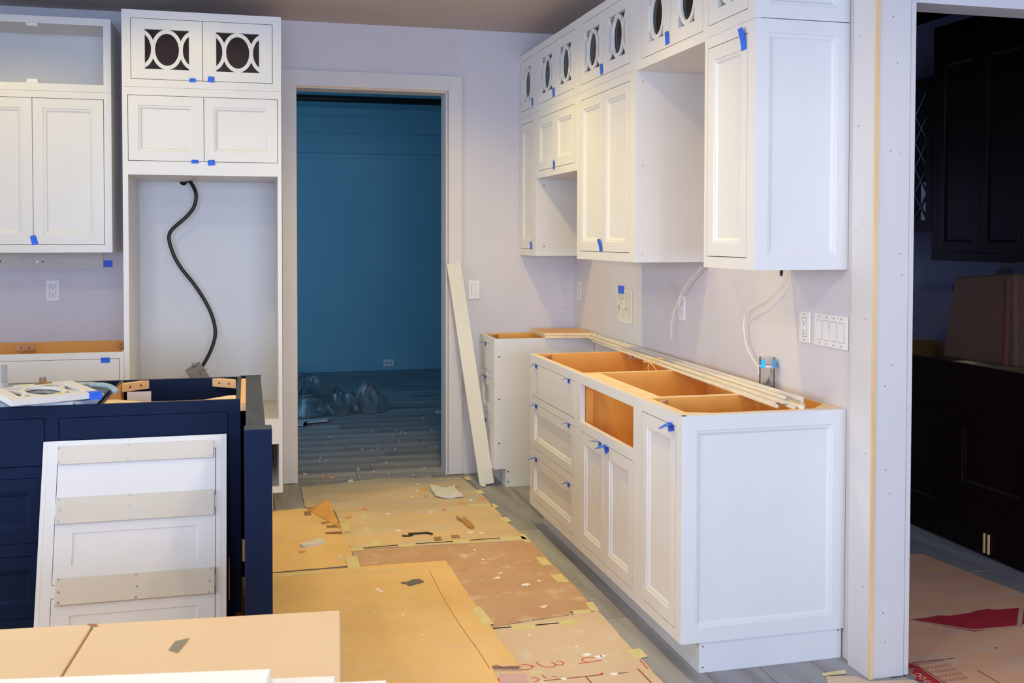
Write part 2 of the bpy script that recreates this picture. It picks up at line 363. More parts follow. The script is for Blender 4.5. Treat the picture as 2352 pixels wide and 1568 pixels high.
# walls
wb = MB(); plate(wb, [-3.4, .275, 1.20, XW+.12], [0, 2.38, 3.0], [(.275, 1.20, -1, 2.38)], YB, YB+.14); struct(wb.build('wall_back', WALL), 'back wall in pale lilac primer')
wl = MB(); plate(wl, [-5.0, -.3, 4.1, YB], [0, .65, 2.35, 3.0], [(-.3, 4.1, .65, 2.35)], 0, .1); struct(wl.build('wall_left', WALL, loc=(-3.4, 0, 0), rot=(0, 0, PI/2)), 'left wall with a wide window added for fill light')
wi = sempty('added_fill_window', (-3.45, 0, 0))  # made-up window around the added fill lamp
f_ = MB(); plate(f_, [-.3, -.24, 1.14, 1.20, 2.58, 2.64, 4.04, 4.1], [.65, .71, 2.29, 2.35], [(-.24, 1.14, .71, 2.29), (1.20, 2.58, .71, 2.29), (2.64, 4.04, .71, 2.29)], -.03, .03); f_.build('window_frame', TRIM, wi, rot=(0, 0, PI/2))
MB().box(-.24, 4.04, -.003, .003, .71, 2.29).build('glass_pane', GLASS, wi, rot=(0, 0, PI/2))
slab('wall_right', XW, XW+.12, 2.92, YB, 0, 3.0, WALL, 'primed wall behind the white cabinet run')
hd = MB(); plate(hd, [XW+.12, 2.16, 3.3, 4.1], [0, 2.257, 3.0], [(2.16, 3.3, -1, 2.257)], 2.92, 3.04); struct(hd.build('wall_beside_opening', WALL))
slab('wall_far_side', 4.0, 4.12, -5.0, 2.92, 0, 3.0, WALL)
slab('ceiling', -3.4, 4.12, -5.0, YB, ZC, ZC+.1, CEIL, 'smooth ceiling over the kitchen')
wr = MB(); plate(wr, [-3.4, -2.0, 2.6, 4.1], [0, .45, 2.55, 3.0], [(-2.0, 2.6, .45, 2.55)], -5.1, -5.0); struct(wr.build('wall_front', WALL))
wi = sempty('window_1', (0, -5.05, 0))
f_ = MB(); plate(f_, [-2.0, -1.94, -.46, -.40, 1.0, 1.06, 2.54, 2.6], [.45, .51, 2.49, 2.55], [(-1.94, -.46, .51, 2.49), (-.40, 1.0, .51, 2.49), (1.06, 2.54, .51, 2.49)], -.03, .03); f_.build('window_frame', TRIM, wi)
MB().box(-1.94, 2.54, -.003, .003, .51, 2.49).build('glass_pane', GLASS, wi)
# doorway: jambs and casing
dr = sempty('door_1', (0, 0, 0), 'cased doorway into the blue room')
MB().box(.204, .286, 6.042, 6.064, .004, 2.461).build('casing', TRIM, dr, bevel=.001)
MB().box(1.205, 1.29, 6.042, 6.064, .004, 2.461).build('casing', TRIM, dr, bevel=.001)
MB().box(.286, 1.205, 6.042, 6.064, 2.369, 2.461).build('casing', TRIM, dr, bevel=.001)
MB().box(.275, .2895, 6.052, 6.204, 0, 2.375).build('jamb', PINE, dr)
MB().box(1.190, 1.2, 6.052, 6.204, 0, 2.36).build('jamb', TRIM, dr)
MB().box(.2895, 1.1899, 6.052, 6.204, 2.357, 2.37).build('jamb', TRIM, dr)
MB().box(.2895, 1.2, 6.0441, 6.052, 2.362, 2.3685, 0).build('pine_edge', PINE, dr)
nh = MB(); rr = random.Random(2)
for z in [.25, .5, .9, 1.3, 1.7, 2.05, 2.3]:
    for x in (.225, .275, 1.218, 1.275): nh.disc((x, 6.0419, z+rr.uniform(-.05, .05)), .0022, .0004)
for x in (.35, .55, .75, .95, 1.15): nh.disc((x, 6.0419, 2.44+rr.uniform(-.02, 0)), .0022, .0004); nh.disc((x+.06, 6.0419, 2.385), .0022, .0004)
nh = nh.build('nail_holes', HOLE, dr); nh['kind'] = 'stuff'
# wall end beside the dark opening
t1 = struct(MB().box(2.006, XW, 2.905, 3.022, 0, 3.0).build('trim_1', TRIM, bevel=.001), 'flat primed casing board on the cabinet wall')
struct(MB().box(2.006, 2.021, 2.897, 2.9049, 0, 3.0).build('trim_2', PINE), 'thin raw pine strip at the wall corner')
t3 = struct(MB().box(2.022, 2.138, 2.900, 2.92, 0, 3.0).build('trim_3', TRIM, bevel=.001), 'wide primed board on the wall end')
struct(MB().box(2.141, 2.16, 2.903, 3.06, 0, 2.257).build('trim_4', TRIM, bevel=.001), 'jamb strip of the dark opening')
nh = MB(); rr = random.Random(4)
for z in (.12, .22, .62, .70, .98, 1.05, 1.35, 1.42, 1.75, 1.76, 2.05, 2.2): nh.disc((2.05+rr.random()*.07, 2.8999, z), .002, .0004)
nh.build('nail_holes', HOLE, t3)['kind'] = 'stuff'
nh = MB()
for z in (.3, .75, 1.2, 1.5, 1.85, 2.15): nh.disc((2.0059, 2.925+rr.random()*.08, z), .002, .0004, 'x')
nh.build('nail_holes', HOLE, t1)['kind'] = 'stuff'
# blue back room
slab('wall_back_room_far', -1.9, 3.4, 10.986, 11.1, 0, 3.0, FARWALL, 'far wall of the blue room')
slab('wall_back_room_right', 3.3, 3.4, 6.204, 10.986, 0, 3.0, FARWALL)
slab('wall_back_room_left', -2.0, -1.9, 6.204, 10.986, 0, 3.0, FARWALL)
slab('ceiling_back_room', -2.0, 3.4, 6.204, 11.1, 2.86, 2.96, FARWALL)
struct(MB().box(-1.9, 3.3, 10.97, 10.986, .0, .19).build('baseboard_back_room', FARWALL, bevel=.004))
struct(MB().prism([(10.986, 2.86), (10.986, 2.72), (10.965, 2.72), (10.95, 2.76), (10.90, 2.80), (10.88, 2.86)], -1.9, 3.3, 0, Matrix(((0, 0, 1, 0), (1, 0, 0, 0), (0, 1, 0, 0), (0, 0, 0, 1)))).build('trim_5', FARWALL), 'crown moulding of the blue room')
struct(MB().box(-1.9, 3.3, 10.964, 10.986, 2.33, 2.38).build('trim_6', FARWALL, bevel=.005), 'picture rail of the blue room')
struct(MB().box(-1.9, 3.3, 10.974, 10.986, 2.58, 2.60).build('trim_7', FARWALL, bevel=.003))
# dim side room
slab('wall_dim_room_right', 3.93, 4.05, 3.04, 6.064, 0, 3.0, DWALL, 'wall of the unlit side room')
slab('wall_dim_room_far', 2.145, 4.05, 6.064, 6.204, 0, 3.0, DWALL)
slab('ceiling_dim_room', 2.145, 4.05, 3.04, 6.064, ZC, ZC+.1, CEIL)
# ================================================================ RIGHT RUN, BASE
RZ = -PI/2
def corner_block(t, x, y, z, rz, m_=BLOCK, ln=.10, tk=.022, hh=.034):
    b = MB().prism([(-ln/2, -tk/2), (ln/2, -tk/2), (ln/2-tk, tk/2), (-ln/2+tk, tk/2)], 0, hh).build('corner_block', m_, t, (x, y, z-hh), (0, 0, rz), bevel=.001)
    h = MB()
    for s in (-.2, .2): h.disc((s*ln, -tk/2-.0002, hh*.5), .0045, .0004)
    h.build('screw_holes', HOLE, b)['kind'] = 'stuff'; return b
def yx(ymax): return lambda y: ymax-y
def blocks(t, W, D, z, m_=BLOCK, who='abcd'):
    a = .045
    if 'a' in who: corner_block(t, .016+a, .02+a, z, -PI/4+PI, m_)
    if 'b' in who: corner_block(t, W-.016-a, .02+a, z, PI/4+PI, m_)
    if 'c' in who: corner_block(t, .016+a, D-.01-a, z, PI/4, m_)
    if 'd' in who: corner_block(t, W-.016-a, D-.01-a, z, -PI/4, m_)
Z0, ZT, XB, XU = .107, .876, 1.406, 1.665
f = yx(4.915)
t, fr = cabinet('base_cabinet', 'white three-drawer base cabinet beyond the one with the open drawer hole', (XB, 4.915, 0), RZ, .76, .617, Z0, ZT,
    [(f(4.878), f(4.196), .669, .836, 'slab', 1), (f(4.878), f(4.196), .407, .635, 'drawer', 1), (f(4.878), f(4.196), .146, .366, 'drawer', 1)], top=False, kick=([.01], [.758], .071))
for o, sk in zip(fr, (.008, .004, -.004)):
    h = max(v.co.z for v in o.data.vertices); tape_flag(o, .075, h, .04, .034, .010, sk); tape_flag(o, .60, h, .036, .03, .004, -sk)
blocks(t, .76, .617, ZT-.004, who='acd')
MB().box(.02, .74, .03, .60, .40, .41).build('drawer_box_edge', MAPLE, t)
MB().box(.016, .744, .02, .034, ZT-.06, ZT-.001, mi=0).build('front_stretcher', EDGE, t)
f = yx(4.155)
t, fr = cabinet('base_cabinet', 'white sink base cabinet with an open drawer hole above two panelled doors', (XB, 4.155, 0), RZ, .692, .617, Z0, ZT,
    [(f(4.113), f(3.503), .671, .837, 'open', 1), (f(4.113), f(3.503), .143, .632, 'panel', 2)], top=False, kick=([.004], [.690], .071))
h = max(v.co.z for v in fr[0].data.vertices); tape_flag(fr[0], .245, h, .045, .03, -.004, -.02); tape_flag(fr[1], .02, h, .05, .05, .006, .01); tape_flat(fr[1], .012, h-.012, .03, .035, .3)
blocks(t, .692, .617, ZT-.004, who='acd')
MB().box(.016, .676, .02, .10, ZT-.016, ZT-.001).build('front_stretcher', EDGE, t)
x = MB().box(.02, .036, .024, .060, .45, .83).build('drawer_slide_block', BIRCH, t)
hm = MB(); hm.disc((.030, .0201, .80), .004, .0004); hm.build('screw_hole', HOLE, t)
f = yx(3.463); W = .391
t, fr = cabinet('base_cabinet', 'white end base cabinet with one narrow door and a wide panelled end facing the camera', (XB, 3.463, 0), RZ, W, .617, Z0, ZT,
    [(.040, .345, .143, .836, 'panel', 1)], top=False, kick=([.004], [W-.0245], .071), skip_sides='e')
h = .687; tape_flag(fr[0], .265, h, .05, .045, .010, .012); tape_flat(fr[0], .258, h-.008, .04, .03, .25)
add_panel('end_panel', .614, ZT-Z0, t, (W+.0005, .003, Z0), PI/2, flat=.05)
ke = MB().box(.071, .605, W-.009, W-.008+.001, 0, Z0-.003)
ke = MB().box(W-.024, W-.008, .0715, .612, 0, Z0).build('toe_kick_end', WHITE, t)
h = MB(); holes_on(h, [(W-.0079, .08, .02), (W-.0079, .08, .085), (W-.0079, .60, .095)], .003)
for p in ((.085, .02), (.085, .088), (.60, .096)): pass
hs = MB()
for yy, zz in ((.085, .018), (.085, .09), (.600, .098)):
    P = [(W-.0078, yy+.003*math.cos(a*PI/4), zz+.003*math.sin(a*PI/4)) for a in range(8)]; hs.add(P, [tuple(range(8))])
hs.build('screw_holes', HOLE, t)['kind'] = 'stuff'
blocks(t, W, .617, ZT-.004, who='a'); 
MB().prism([(W-.016, .607), (W-.016, .50), (W-.03, .50), (W-.13, .607)], ZT-.02, ZT-.002).build('corner_gusset', EDGE, t)
MB().prism([(W-.016, .022), (W-.016, .17), (W-.04, .17), (W-.10, .022)], ZT-.02, ZT-.0022).build('corner_gusset', EDGE, t)
MB().box(.016, W-.016, .02, .05, ZT-.016, ZT-.0015).build('front_stretcher', EDGE, t)
# far narrow drawer cabinet
f = yx(6.034); W = .358
t, fr = cabinet('base_cabinet', 'narrow white three-drawer base cabinet at the back wall under the stacked boards', (XB, 6.034, 0), RZ, W, .617, Z0, ZT,
    [(.022, .288, .669, .836, 'slab', 1), (.022, .288, .407, .632, 'drawer', 1), (.022, .288, .146, .37, 'drawer', 1)], top=False, kick=([.004], [W-.017], .071), skip_sides='r')
for o in fr:
    h = max(v.co.z for v in o.data.vertices); tape_flag(o, .11, h, .05, .035, .004, .012)
MM = Matrix(((0, 0, 1, W-.0165), (1, 0, 0, 0), (0, 1, 0, 0), (0, 0, 0, 1)))
MB().prism([(.0201, Z0), (.073, Z0), (.073, 0), (.617, 0), (.617, ZT), (.0201, ZT)], 0, .016, 0, MM).build('end_skin', WHITE, t)
hs = MB()
for yy, zz in ((.03, .77), (.03, .52), (.03, .26), (.085, .09), (.085, .03)):
    hs.add([(W-.0003, yy+.005*math.cos(a*PI/4), zz+.005*math.sin(a*PI/4)) for a in range(8)], [tuple(range(8))])
hs.build('screw_holes', HOLE, t)['kind'] = 'stuff'
blocks(t, W, .617, ZT-.004, who='ac')
# ================================================================ RIGHT RUN, UPPERS
def upper(lab, ymax, W, z0, z1, ops, D=.358, **k):
    return cabinet('wall_cabinet', lab, (XU, ymax, 0), RZ, W, D, z0, z1, ops, **k)
ZD, ZU, ZG = 2.212, 1.362, 2.600
gA = dict(cat='cabinet')
t, fr = upper('single-door glass cabinet with one oval, top of the corner stack', 6.06, .36, ZD, ZG, [(.022, .298, 2.25, 2.56, 'glass', 1)], inner=GREYIN, glassw=.146); tape_flat(fr[0], .255, .03, .022, .045)
t, fr = upper('two-door oval glass cabinet above the short cabinet with a gap below', 5.70, .76, ZD, ZG, [(.03, .715, 2.25, 2.56, 'glass', 2)], inner=GREYIN); tape_flat(fr[0], .315, .028, .034, .05)
t, fr = upper('two-door oval glass cabinet above the tall pair of doors', 4.94, .80, ZD, ZG, [(.043, .731, 2.25, 2.56, 'glass', 2)], inner=GREYIN); tape_flat(fr[0], .318, .03, .034, .05, .1)
t, fr = upper('two-door oval glass cabinet hanging over the empty appliance gap', 4.14, .685, 2.204, ZG, [(.067, .665, 2.244, 2.56, 'glass', 2)], inner=GREYIN, glassw=.15); tape_flat(fr[0], .27, .036, .036, .052, .05)
W = .383
t, fr = upper('single-door oval glass cabinet nearest the camera, top of the end stack', 3.455, W, ZD+.001, ZG, [(.024, .329, 2.253, 2.56, 'glass', 1)], inner=GREYIN, glassw=.15, skip_sides='e')
add_panel('end_panel', .355, ZG-ZD-.002, t, (W+.0005, .003, ZD+.002), PI/2)
t, fr = upper('tall narrow one-door wall cabinet in the far corner', 6.06, .36, ZU, ZD-.001, [(.022, .298, 1.401, 2.17, 'panel', 1)]); tape_flat(fr[0], .235, .02, .036, .045)
hs = MB()
for zz in (1.42, 1.78):
    hs.add([(.3603, .05+.004*math.cos(a*PI/4), zz+.004*math.sin(a*PI/4)) for a in range(8)], [tuple(range(8))])
hs.build('screw_holes', HOLE, t)['kind'] = 'stuff'
t, fr = upper('short two-door wall cabinet with an open gap beneath it', 5.70, .76, 1.82, ZD-.001, [(.03, .715, 1.861, 2.17, 'panel', 2)]); tape_flat(fr[0], .325, .012, .03, .05, -.25)
t, fr = upper('tall two-door wall cabinet left of the empty appliance gap', 4.94, .80, ZU, ZD-.001, [(.043, .731, 1.402, 2.172, 'panel', 2)]); tape_flat(fr[0], .318, .03, .04, .06, .1, lift=.012)
hs = MB()
for zz in (1.40, 1.79, 2.16):
    hs.add([(.8003, .035+.004*math.cos(a*PI/4), zz+.006*math.sin(a*PI/4)) for a in range(8)], [tuple(range(8))])
hs.build('screw_holes', MAPLE, t)['kind'] = 'stuff'
t, fr = upper('tall one-door wall cabinet nearest the camera with a panelled end', 3.455, W, ZU, ZD, [(.024, .329, 1.402, 2.172, 'panel', 1)], skip_sides='e'); tape_flat(fr[0], .275, .75, .036, .075, .05, lift=.014)
add_panel('end_panel', .355, ZD-ZU-.001, t, (W+.0005, .003, ZU), PI/2)
# ================================================================ TALL UNIT
t, fr = cabinet('wall_cabinet', 'two-door oval glass cabinet on top of the tall white housing', (-.612, 5.404, 0), 0, .792, .655, 2.237, 2.627, [(.042, .748, 2.276, 2.586, 'glass', 2)], glassw=.217, inner=BIRCHSHADE)
tape_flat(fr[0], .30, .0, .032, .02, 0); tape_flat(fr[1], .04, .008, .033, .03, -.1)
t, fr = cabinet('appliance_housing', 'tall white refrigerator housing with an open recess and black cable', (-.612, 5.404, 0), 0, .792, .655, .114, 2.236,
    [(.026, .772, 1.86, 2.196, 'panel', 2), (.026, .772, .507, 1.79, 'open', 1), (.026, .772, .146, .374, 'open', 1)], inner=WHITE, flat=.049)
tape_flat(fr[0], .325, -.002, .036, .018, 0); tape_flat(fr[1], .035, -.006, .036, .028, .1)
MB().box(.016, .776, .02, .644, 1.79, 1.81).build('shelf', WHITE, t)
MB().box(.016, .776, .02, .644, .485, .507, mi=[0, 0, 0, 0, 0, 1]).build('shelf', [WHITE, CLEAT], t)
MB().box(.05, .72, .076, .092, 0, .114).build('toe_kick', WHITE, t); MB().box(.720, .742, .076, .6, 0, .114).build('plinth_side', PINE, t)
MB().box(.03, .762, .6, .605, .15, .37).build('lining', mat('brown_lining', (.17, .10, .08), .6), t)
MB().disc((.259, .6435, 1.795-.004), .022, .0006).build('cable_hole', DARK, t)
# cable and its box
P = [at(u, v, 'y', y) for u, v, y in ((424, 416, 6.05), (431, 414, 5.98), (440, 422, 5.93), (449, 440, 5.90), (450, 458, 5.9), (444, 478, 5.9), (428, 498, 5.9), (408, 515, 5.9), (393, 530, 5.9), (388, 545, 5.9), (392, 566, 5.9), (402, 592, 5.9), (418, 618, 5.9), (440, 645, 5.9), (458, 670, 5.9), (476, 700, 5.9), (488, 728, 5.9), (494, 755, 5.9), (493, 778, 5.9), (484, 805, 5.9), (474, 825, 5.9), (464, 842, 5.9))]
def smooth(P, n=4):
    out = []
    for i in range(len(P)-1):
        a, b, c, d = P[max(i-1, 0)], P[i], P[i+1], P[min(i+2, len(P)-1)]
        for k in range(n):
            s = k/n; out.append(.5*((2*b)+(c-a)*s+(2*a-5*b+4*c-d)*s*s+(3*b-a-3*c+d)*s**3))
    return out+[P[-1]]
tag(MB().tube(smooth(P), .0105, 10).build('black_cable', RUBBER), 'thick wavy black cable hanging in the tall white housing', 'cable')
c = at(453, 857, 'y', 5.88); jb = thing('junction_box', 'grey metal junction box at the end of the black cable', 'electrical box', c)
MB().box(-.045, .045, -.03, .03, -.06, .045).build('box_body', GREYBOX, jb, rot=(.2, -.55, .2), bevel=.003)
x = MB(); x.tube([(.035, -.035, .01), (.055, -.04, .005)], .004, 6); x.tube([(.012, -.035, .0), (.03, -.045, -.005)], .004, 6); x.tube([(.01, 0, .045), (.01, 0, .06)], .012, 10); x.build('connector', SCREW, jb, rot=(.2, -.55, .2))
# ================================================================ LEFT CABINETS
t, fr = cabinet('wall_cabinet', 'white wall cabinet with two panelled doors at the left', (-1.47, 5.632, 0), 0, .778, .428, 1.389, 2.230, [(.041, .741, 1.43, 2.195, 'panel', 2)], flat=.052)
tape_flat(fr[1], -.002+.004, .022, .03, .048, .25)
t, fr = cabinet('wall_cabinet', 'open doorless white cabinet above the left wall cabinet', (-1.47, 5.632, 0), 0, .778, .428, 2.231, 2.617, [(.041, .741, 2.27, 2.58, 'open', 1)], inner=WHITE)
for z in (2.565, 2.27): MB().box(.365, .42, .004, .03, z, z+.022 if z < 2.5 else z+.016).build('door_catch', WPLAST, t, bevel=.002)
t, fr = cabinet('base_cabinet', 'white base cabinet with an open birch top behind the navy island', (-1.6, 5.404, 0), 0, .987, .655, Z0, .884, [(.05, .967, .66, .852, 'slab', 1), (.05, .967, .15, .62, 'panel', 2)], top=False)
tape_flat(fr[0], .845, .182, .044, .026, 0)
blocks(t, .987, .655, .875, who='d'); corner_block(t, .40, .61, .872, .2)
rl = thing('hanging_rail', 'unpainted plywood rail screwed to the wall under the left wall cabinet', 'rail', (-1.6, 6.05, 0))
MB().box(0, .806, 0, .013, 1.296, 1.385).build('rail_board', CLEAT, rl)
h = MB(); holes_on(h, [(.27, 0, 1.335), (.27+.22, 0, 1.332)], .005); h.build('screw_holes', HOLE, rl)
MB().disc((.46, 0, 1.333), .006, .003).build('screw', SCREW, rl)
h = MB()
for a in (.34, .38, .435, .475, .755, .785): h.box(a, a+.0008, -.0003, .0003, 1.30, 1.36)
h.build('pencil_lines', INK, rl)
tp = MB().box(-.792, -.745, 6.0615, 6.0635, 1.30, 1.338).build('painters_tape', BLUE); tag(tp, 'blue tape square on the wall at the end of the plywood rail', 'tape')
# wall plates
def plate_obj(name, label, loc, rz, wd, ht, kind, gangs=1):
    t = thing(name, label, 'outlet' if kind == 'outlet' else 'switch', loc, rz)
    MB().box(-wd/2, wd/2, -.006, 0, -ht/2, ht/2).build('cover_plate', WPLAST, t, bevel=.0025, seg=2)
    for k in range(gangs):
        cx = (k-(gangs-1)/2)*.046
        if kind == 'outlet':
            fc = MB().box(cx-.0165, cx+.0165, -.0085, -.0062, -.0335, .0335).build('receptacle', WPLAST, t, bevel=.0006)
            s = MB()
            for z in (.017, -.017):
                s.box(cx-.0075, cx-.0055, -.0089, -.0086, z, z+.009); s.box(cx+.0055, cx+.0075, -.0089, -.0086, z, z+.008); s.disc((cx, -.0086, z-.006), .0028, .0004)
            s.build('slots', SLOT, fc)
            g = MB(); plate(g, [cx-.018, cx-.0167, cx+.0167, cx+.018], [-.035, -.0337, .0337, .035], [(cx-.0167, cx+.0167, -.0337, .0337)], -.0064, -.0061); g.build('plate_gap', SLOT, t)
        else:
            up = k in (0, 1) if gangs > 1 else False
            r = MB(); a, b = (-.011, -.007) if up else (-.007, -.011)
            r.add([(cx-.0165, a, -.0335), (cx+.0165, a, -.0335), (cx+.0165, b, .0335), (cx-.0165, b, .0335), (cx-.0165, -.005, -.0335), (cx+.0165, -.005, -.0335), (cx+.0165, -.005, .0335), (cx-.0165, -.005, .0335)],
                  [(0, 1, 2, 3), (1, 5, 6, 2), (4, 0, 3, 7), (3, 2, 6, 7), (4, 5, 1, 0)]); r.build('rocker', WPLAST, t)
            g = MB(); plate(g, [cx-.0185, cx-.0167, cx+.0167, cx+.0185], [-.0355, -.0337, .0337, .0355], [(cx-.0167, cx+.0167, -.0337, .0337)], -.0064, -.0061); g.build('plate_gap', mat('soft_gap', (.42, .38, .38)), t)
        s = MB(); s.disc((cx, -.006, .048), .003, .0008); s.disc((cx, -.006, -.048), .003, .0008); s.build('plate_screws', SCREW, t)
    return t
plate_obj('wall_outlet', 'white double outlet on the wall under the left wall cabinet', (-1.063, 6.0635, 1.167), 0, .072, .117, 'outlet')
plate_obj('light_switch', 'single white rocker switch beside the leaning white plank', (1.37, 6.0635, 1.147), 0, .072, .117, 'switch')
plate_obj('wall_outlet', 'white outlet deep in the corner behind the stacked boards', (XW-.0005, 5.95, 1.139), RZ, .072, .115, 'outlet')
plate_obj('wall_outlet', 'white outlet behind the left hanging white wire', (XW-.0005, 4.425, 1.135), RZ, .072, .117, 'outlet')
plate_obj('wall_outlet', 'white outlet left of the four-gang switch plate', (XW-.0005, 3.338, 1.139), RZ, .074, .117, 'outlet')
plate_obj('light_switch', 'wide four-gang white rocker switch plate near the cased wall end', (XW-.0005, 3.168, 1.139), RZ, .212, .117, 'switch', 4)
x = plate_obj('wall_outlet', 'small pale outlet low on the far wall of the blue room', (1.515, 10.968, .085), 0, .117, .075, 'blank', 0); x['category'] = 'outlet'
for s in (-.022, .022): MB().disc((s, -.0065, 0), .013, .001).build('socket', FARWALL, x)
h = MB()
for u, v, u2, v2 in ((84, 645, 99, 644), (140, 643, 148, 642), (185, 618, 196, 620), (205, 622, 218, 623)):
    a, b = at(u, v, 'y', YB-.0004), at(u2, v2, 'y', YB-.0004); h.tube([a, b], .0007, 4)
h = struct(h.build('trim_8', INK), 'pencil marks on the wall around the left outlet')
# paper drawing taped to the right wall
pp = thing('instruction_sheet', 'white sheet with a line drawing on the right wall under the tall wall cabinet', 'paper', (XW-.0008, 5.29, 1.0), RZ)
MB().box(0, .225, -.0012, -.0003, 0, .185).build('sheet', PAPER, pp)
ln = MB()
def L2(x0, z0, x1, z1, w_=.0022):
    dx, dz = x1-x0, z1-z0; l = math.hypot(dx, dz) or 1; nx, nz = -dz/l*w_/2, dx/l*w_/2; y = -.0014
    ln.add([(x0-nx, y, z0-nz), (x1-nx, y, z1-nz), (x1+nx, y, z1+nz), (x0+nx, y, z0+nz)], [(0, 1, 2, 3)])
for a in ((.015, .13, .015, .175), (.03, .13, .03, .17), (.015, .175, .03, .168), (.035, .165, .085, .165), (.035, .165, .035, .125), (.035, .125, .085, .125), (.085, .165, .085, .125), (.035, .150, .085, .150), (.045, .137, .075, .137), (.12, .165, .145, .165), (.12, .165, .12, .07), (.145, .165, .145, .07), (.12, .145, .145, .145), (.12, .07, .145, .07), (.15, .175, .175, .185), (.165, .17, .165, .05), (.178, .178, .178, .03), (.19, .18, .19, 0),
          (.02, .095, .045, .07), (.04, .11, .02, .04), (.005, .085, .03, .09), (.005, .085, .01, .05), (.055, .105, .075, .10), (.06, .088, .07, .082), (.075, .075, .105, .07), (.08, .07, .08, .04), (.105, .07, .105, .035), (.075, .04, .11, .035)): L2(*a)
L2(.083, .128, .083, .145, .007); L2(.052, .112, .06, .108, .008); L2(.022, .09, .03, .088, .008); L2(.036, .085, .026, .055, .006); L2(.132, .07, .132, .085, .01)
ln.build('line_drawing', INK, pp)
tape_flat(pp, .058, .182, .09, .045, -.02, y=-.0018, lift=.001)
# hanging wires
def wire(pxs, x, label, r=.0028, ax='x', m_=WIRE):
    P = [at(u, v, ax, x if not isinstance(x, list) else x[i]) for i, (u, v) in enumerate(pxs)]
    return tag(MB().tube(smooth(P), r, 7).build('loose_wire', m_), label, 'wire')
wire([(1611, 613), (1596, 630), (1580, 648), (1566, 672), (1556, 698), (1548, 716), (1544, 736), (1541, 756), (1543, 768), (1541, 780)], 1.99, 'white wire hanging left of the empty wall patch, near the middle outlet')
wire([(1801, 620), (1798, 636), (1788, 656), (1772, 672), (1757, 688), (1742, 698), (1730, 704), (1712, 718), (1709, 740), (1709, 760), (1714, 792), (1728, 822), (1740, 842), (1745, 864), (1750, 886)], 2.0, 'long kinked white wire hanging from a hole down to the trim strips')
wire([(1320, 602), (1303, 622), (1290, 640), (1293, 668), (1300, 690), (1306, 700), (1300, 708), (1287, 708)], 6.05, 'thin pale wire on the back wall left of the corner', .0016, 'y', WALL)
MB_ = MB(); MB_.disc((XW-.0003, 3.515, 1.335), .014, .0006, 'x'); struct(MB_.build('trim_9', DARK), 'ragged cable hole in the wall')
# bottle of screws
b = thing('plastic_bottle', 'cut clear bottle wrapped in blue tape holding screws, at the wall', 'bottle', (1.985, 3.55, .878))
prof = [(.030, 0), (.0315, .008), (.0305, .02), (.0315, .03), (.0300, .04), (.0315, .05), (.0300, .06), (.031, .072), (.0305, .085), (.0305, .125)]
g = MB(); n = 20
vs = [(r*math.cos(2*PI*k/n), r*math.sin(2*PI*k/n), z) for r, z in prof for k in range(n)]
g.add(vs, [(i*n+k, i*n+(k+1) % n, (i+1)*n+(k+1) % n, (i+1)*n+k) for i in range(len(prof)-1) for k in range(n)]+[tuple(range(n-1, -1, -1))], 0, True); g.build('bottle_body', PET, b)
cy = mat('bright_blue_tape', (.03, .42, .85), .4)
g = MB(); n = 24
for a0, a1 in ((3.35, 4.0), (4.9, 6.4)):
    k0 = [a0+(a1-a0)*k/6 for k in range(7)]
    vs = [(.0325*math.cos(a), .0325*math.sin(a), z) for z in (.084, .118) for a in k0]; g.add(vs, [(k, k+1, k+8, k+7) for k in range(6)])
g.build('tape_band', cy, b)
g = MB(); n = 20; vs = [(.0318*math.cos(2*PI*k/n), .0318*math.sin(2*PI*k/n), z) for z in (.088, .095) for k in range(n)]; g.add(vs, [(k, (k+1) % n, n+(k+1) % n, n+k) for k in range(n)]); g.build('white_label', PAPER, b)
g = MB(); rr = random.Random(5)
for k in range(46):
    a, r = rr.random()*6.3, rr.random()*.022; h_ = .004+rr.random()*.02; d = Vector((rr.uniform(-1, 1), rr.uniform(-1, 1), rr.uniform(-.4, .6))).normalized()*.012
    c = Vector((r*math.cos(a), r*math.sin(a), h_)); g.tube([c-d*.6, c+d*.6], .0018, 5)
for k in range(6):
    x0 = .004+.003*k; g.tube([(x0-.012, -.01, .02), (x0+.006, -.012+.003*k, .085-.004*k)], .0013, 5)
g = g.build('screws', SCREW, b); g['kind'] = 'stuff'
# stacked boards on the far cabinet
def boardq(corners, z0, z1, m_, name, parent): return MB().prism([(p[0], p[1]) for p in corners], z0, z1, 0).build(name, m_, parent, bevel=.0008)
PLYS = mat('orange_plywood_face', (.72, .42, .14), .5, (.64, .34, .10), 6)
for k, (z0, lab) in enumerate(((.8765, 'lower of two birch shelf boards on the far drawer cabinet'), (.8915, 'upper of two birch shelf boards on the far drawer cabinet'))):
    o = -.004*k
    q = [(1.71+o, 5.655), (2.008, 5.60+o), (2.012, 5.93), (1.73+o, 5.985)]
    bb = MB().prism(q, z0, z0+.0145, [1, 1, 1, 0, 0, 0] if 0 else 0)
    bb.m = [1, 1, 2, 2, 2, 2]
    bb.m[0] = 1; bb.m[1] = 1
    tag(bb.build('shelf_board', [PLYS, PLYS, EDGE], bevel=.0006), lab, 'board')
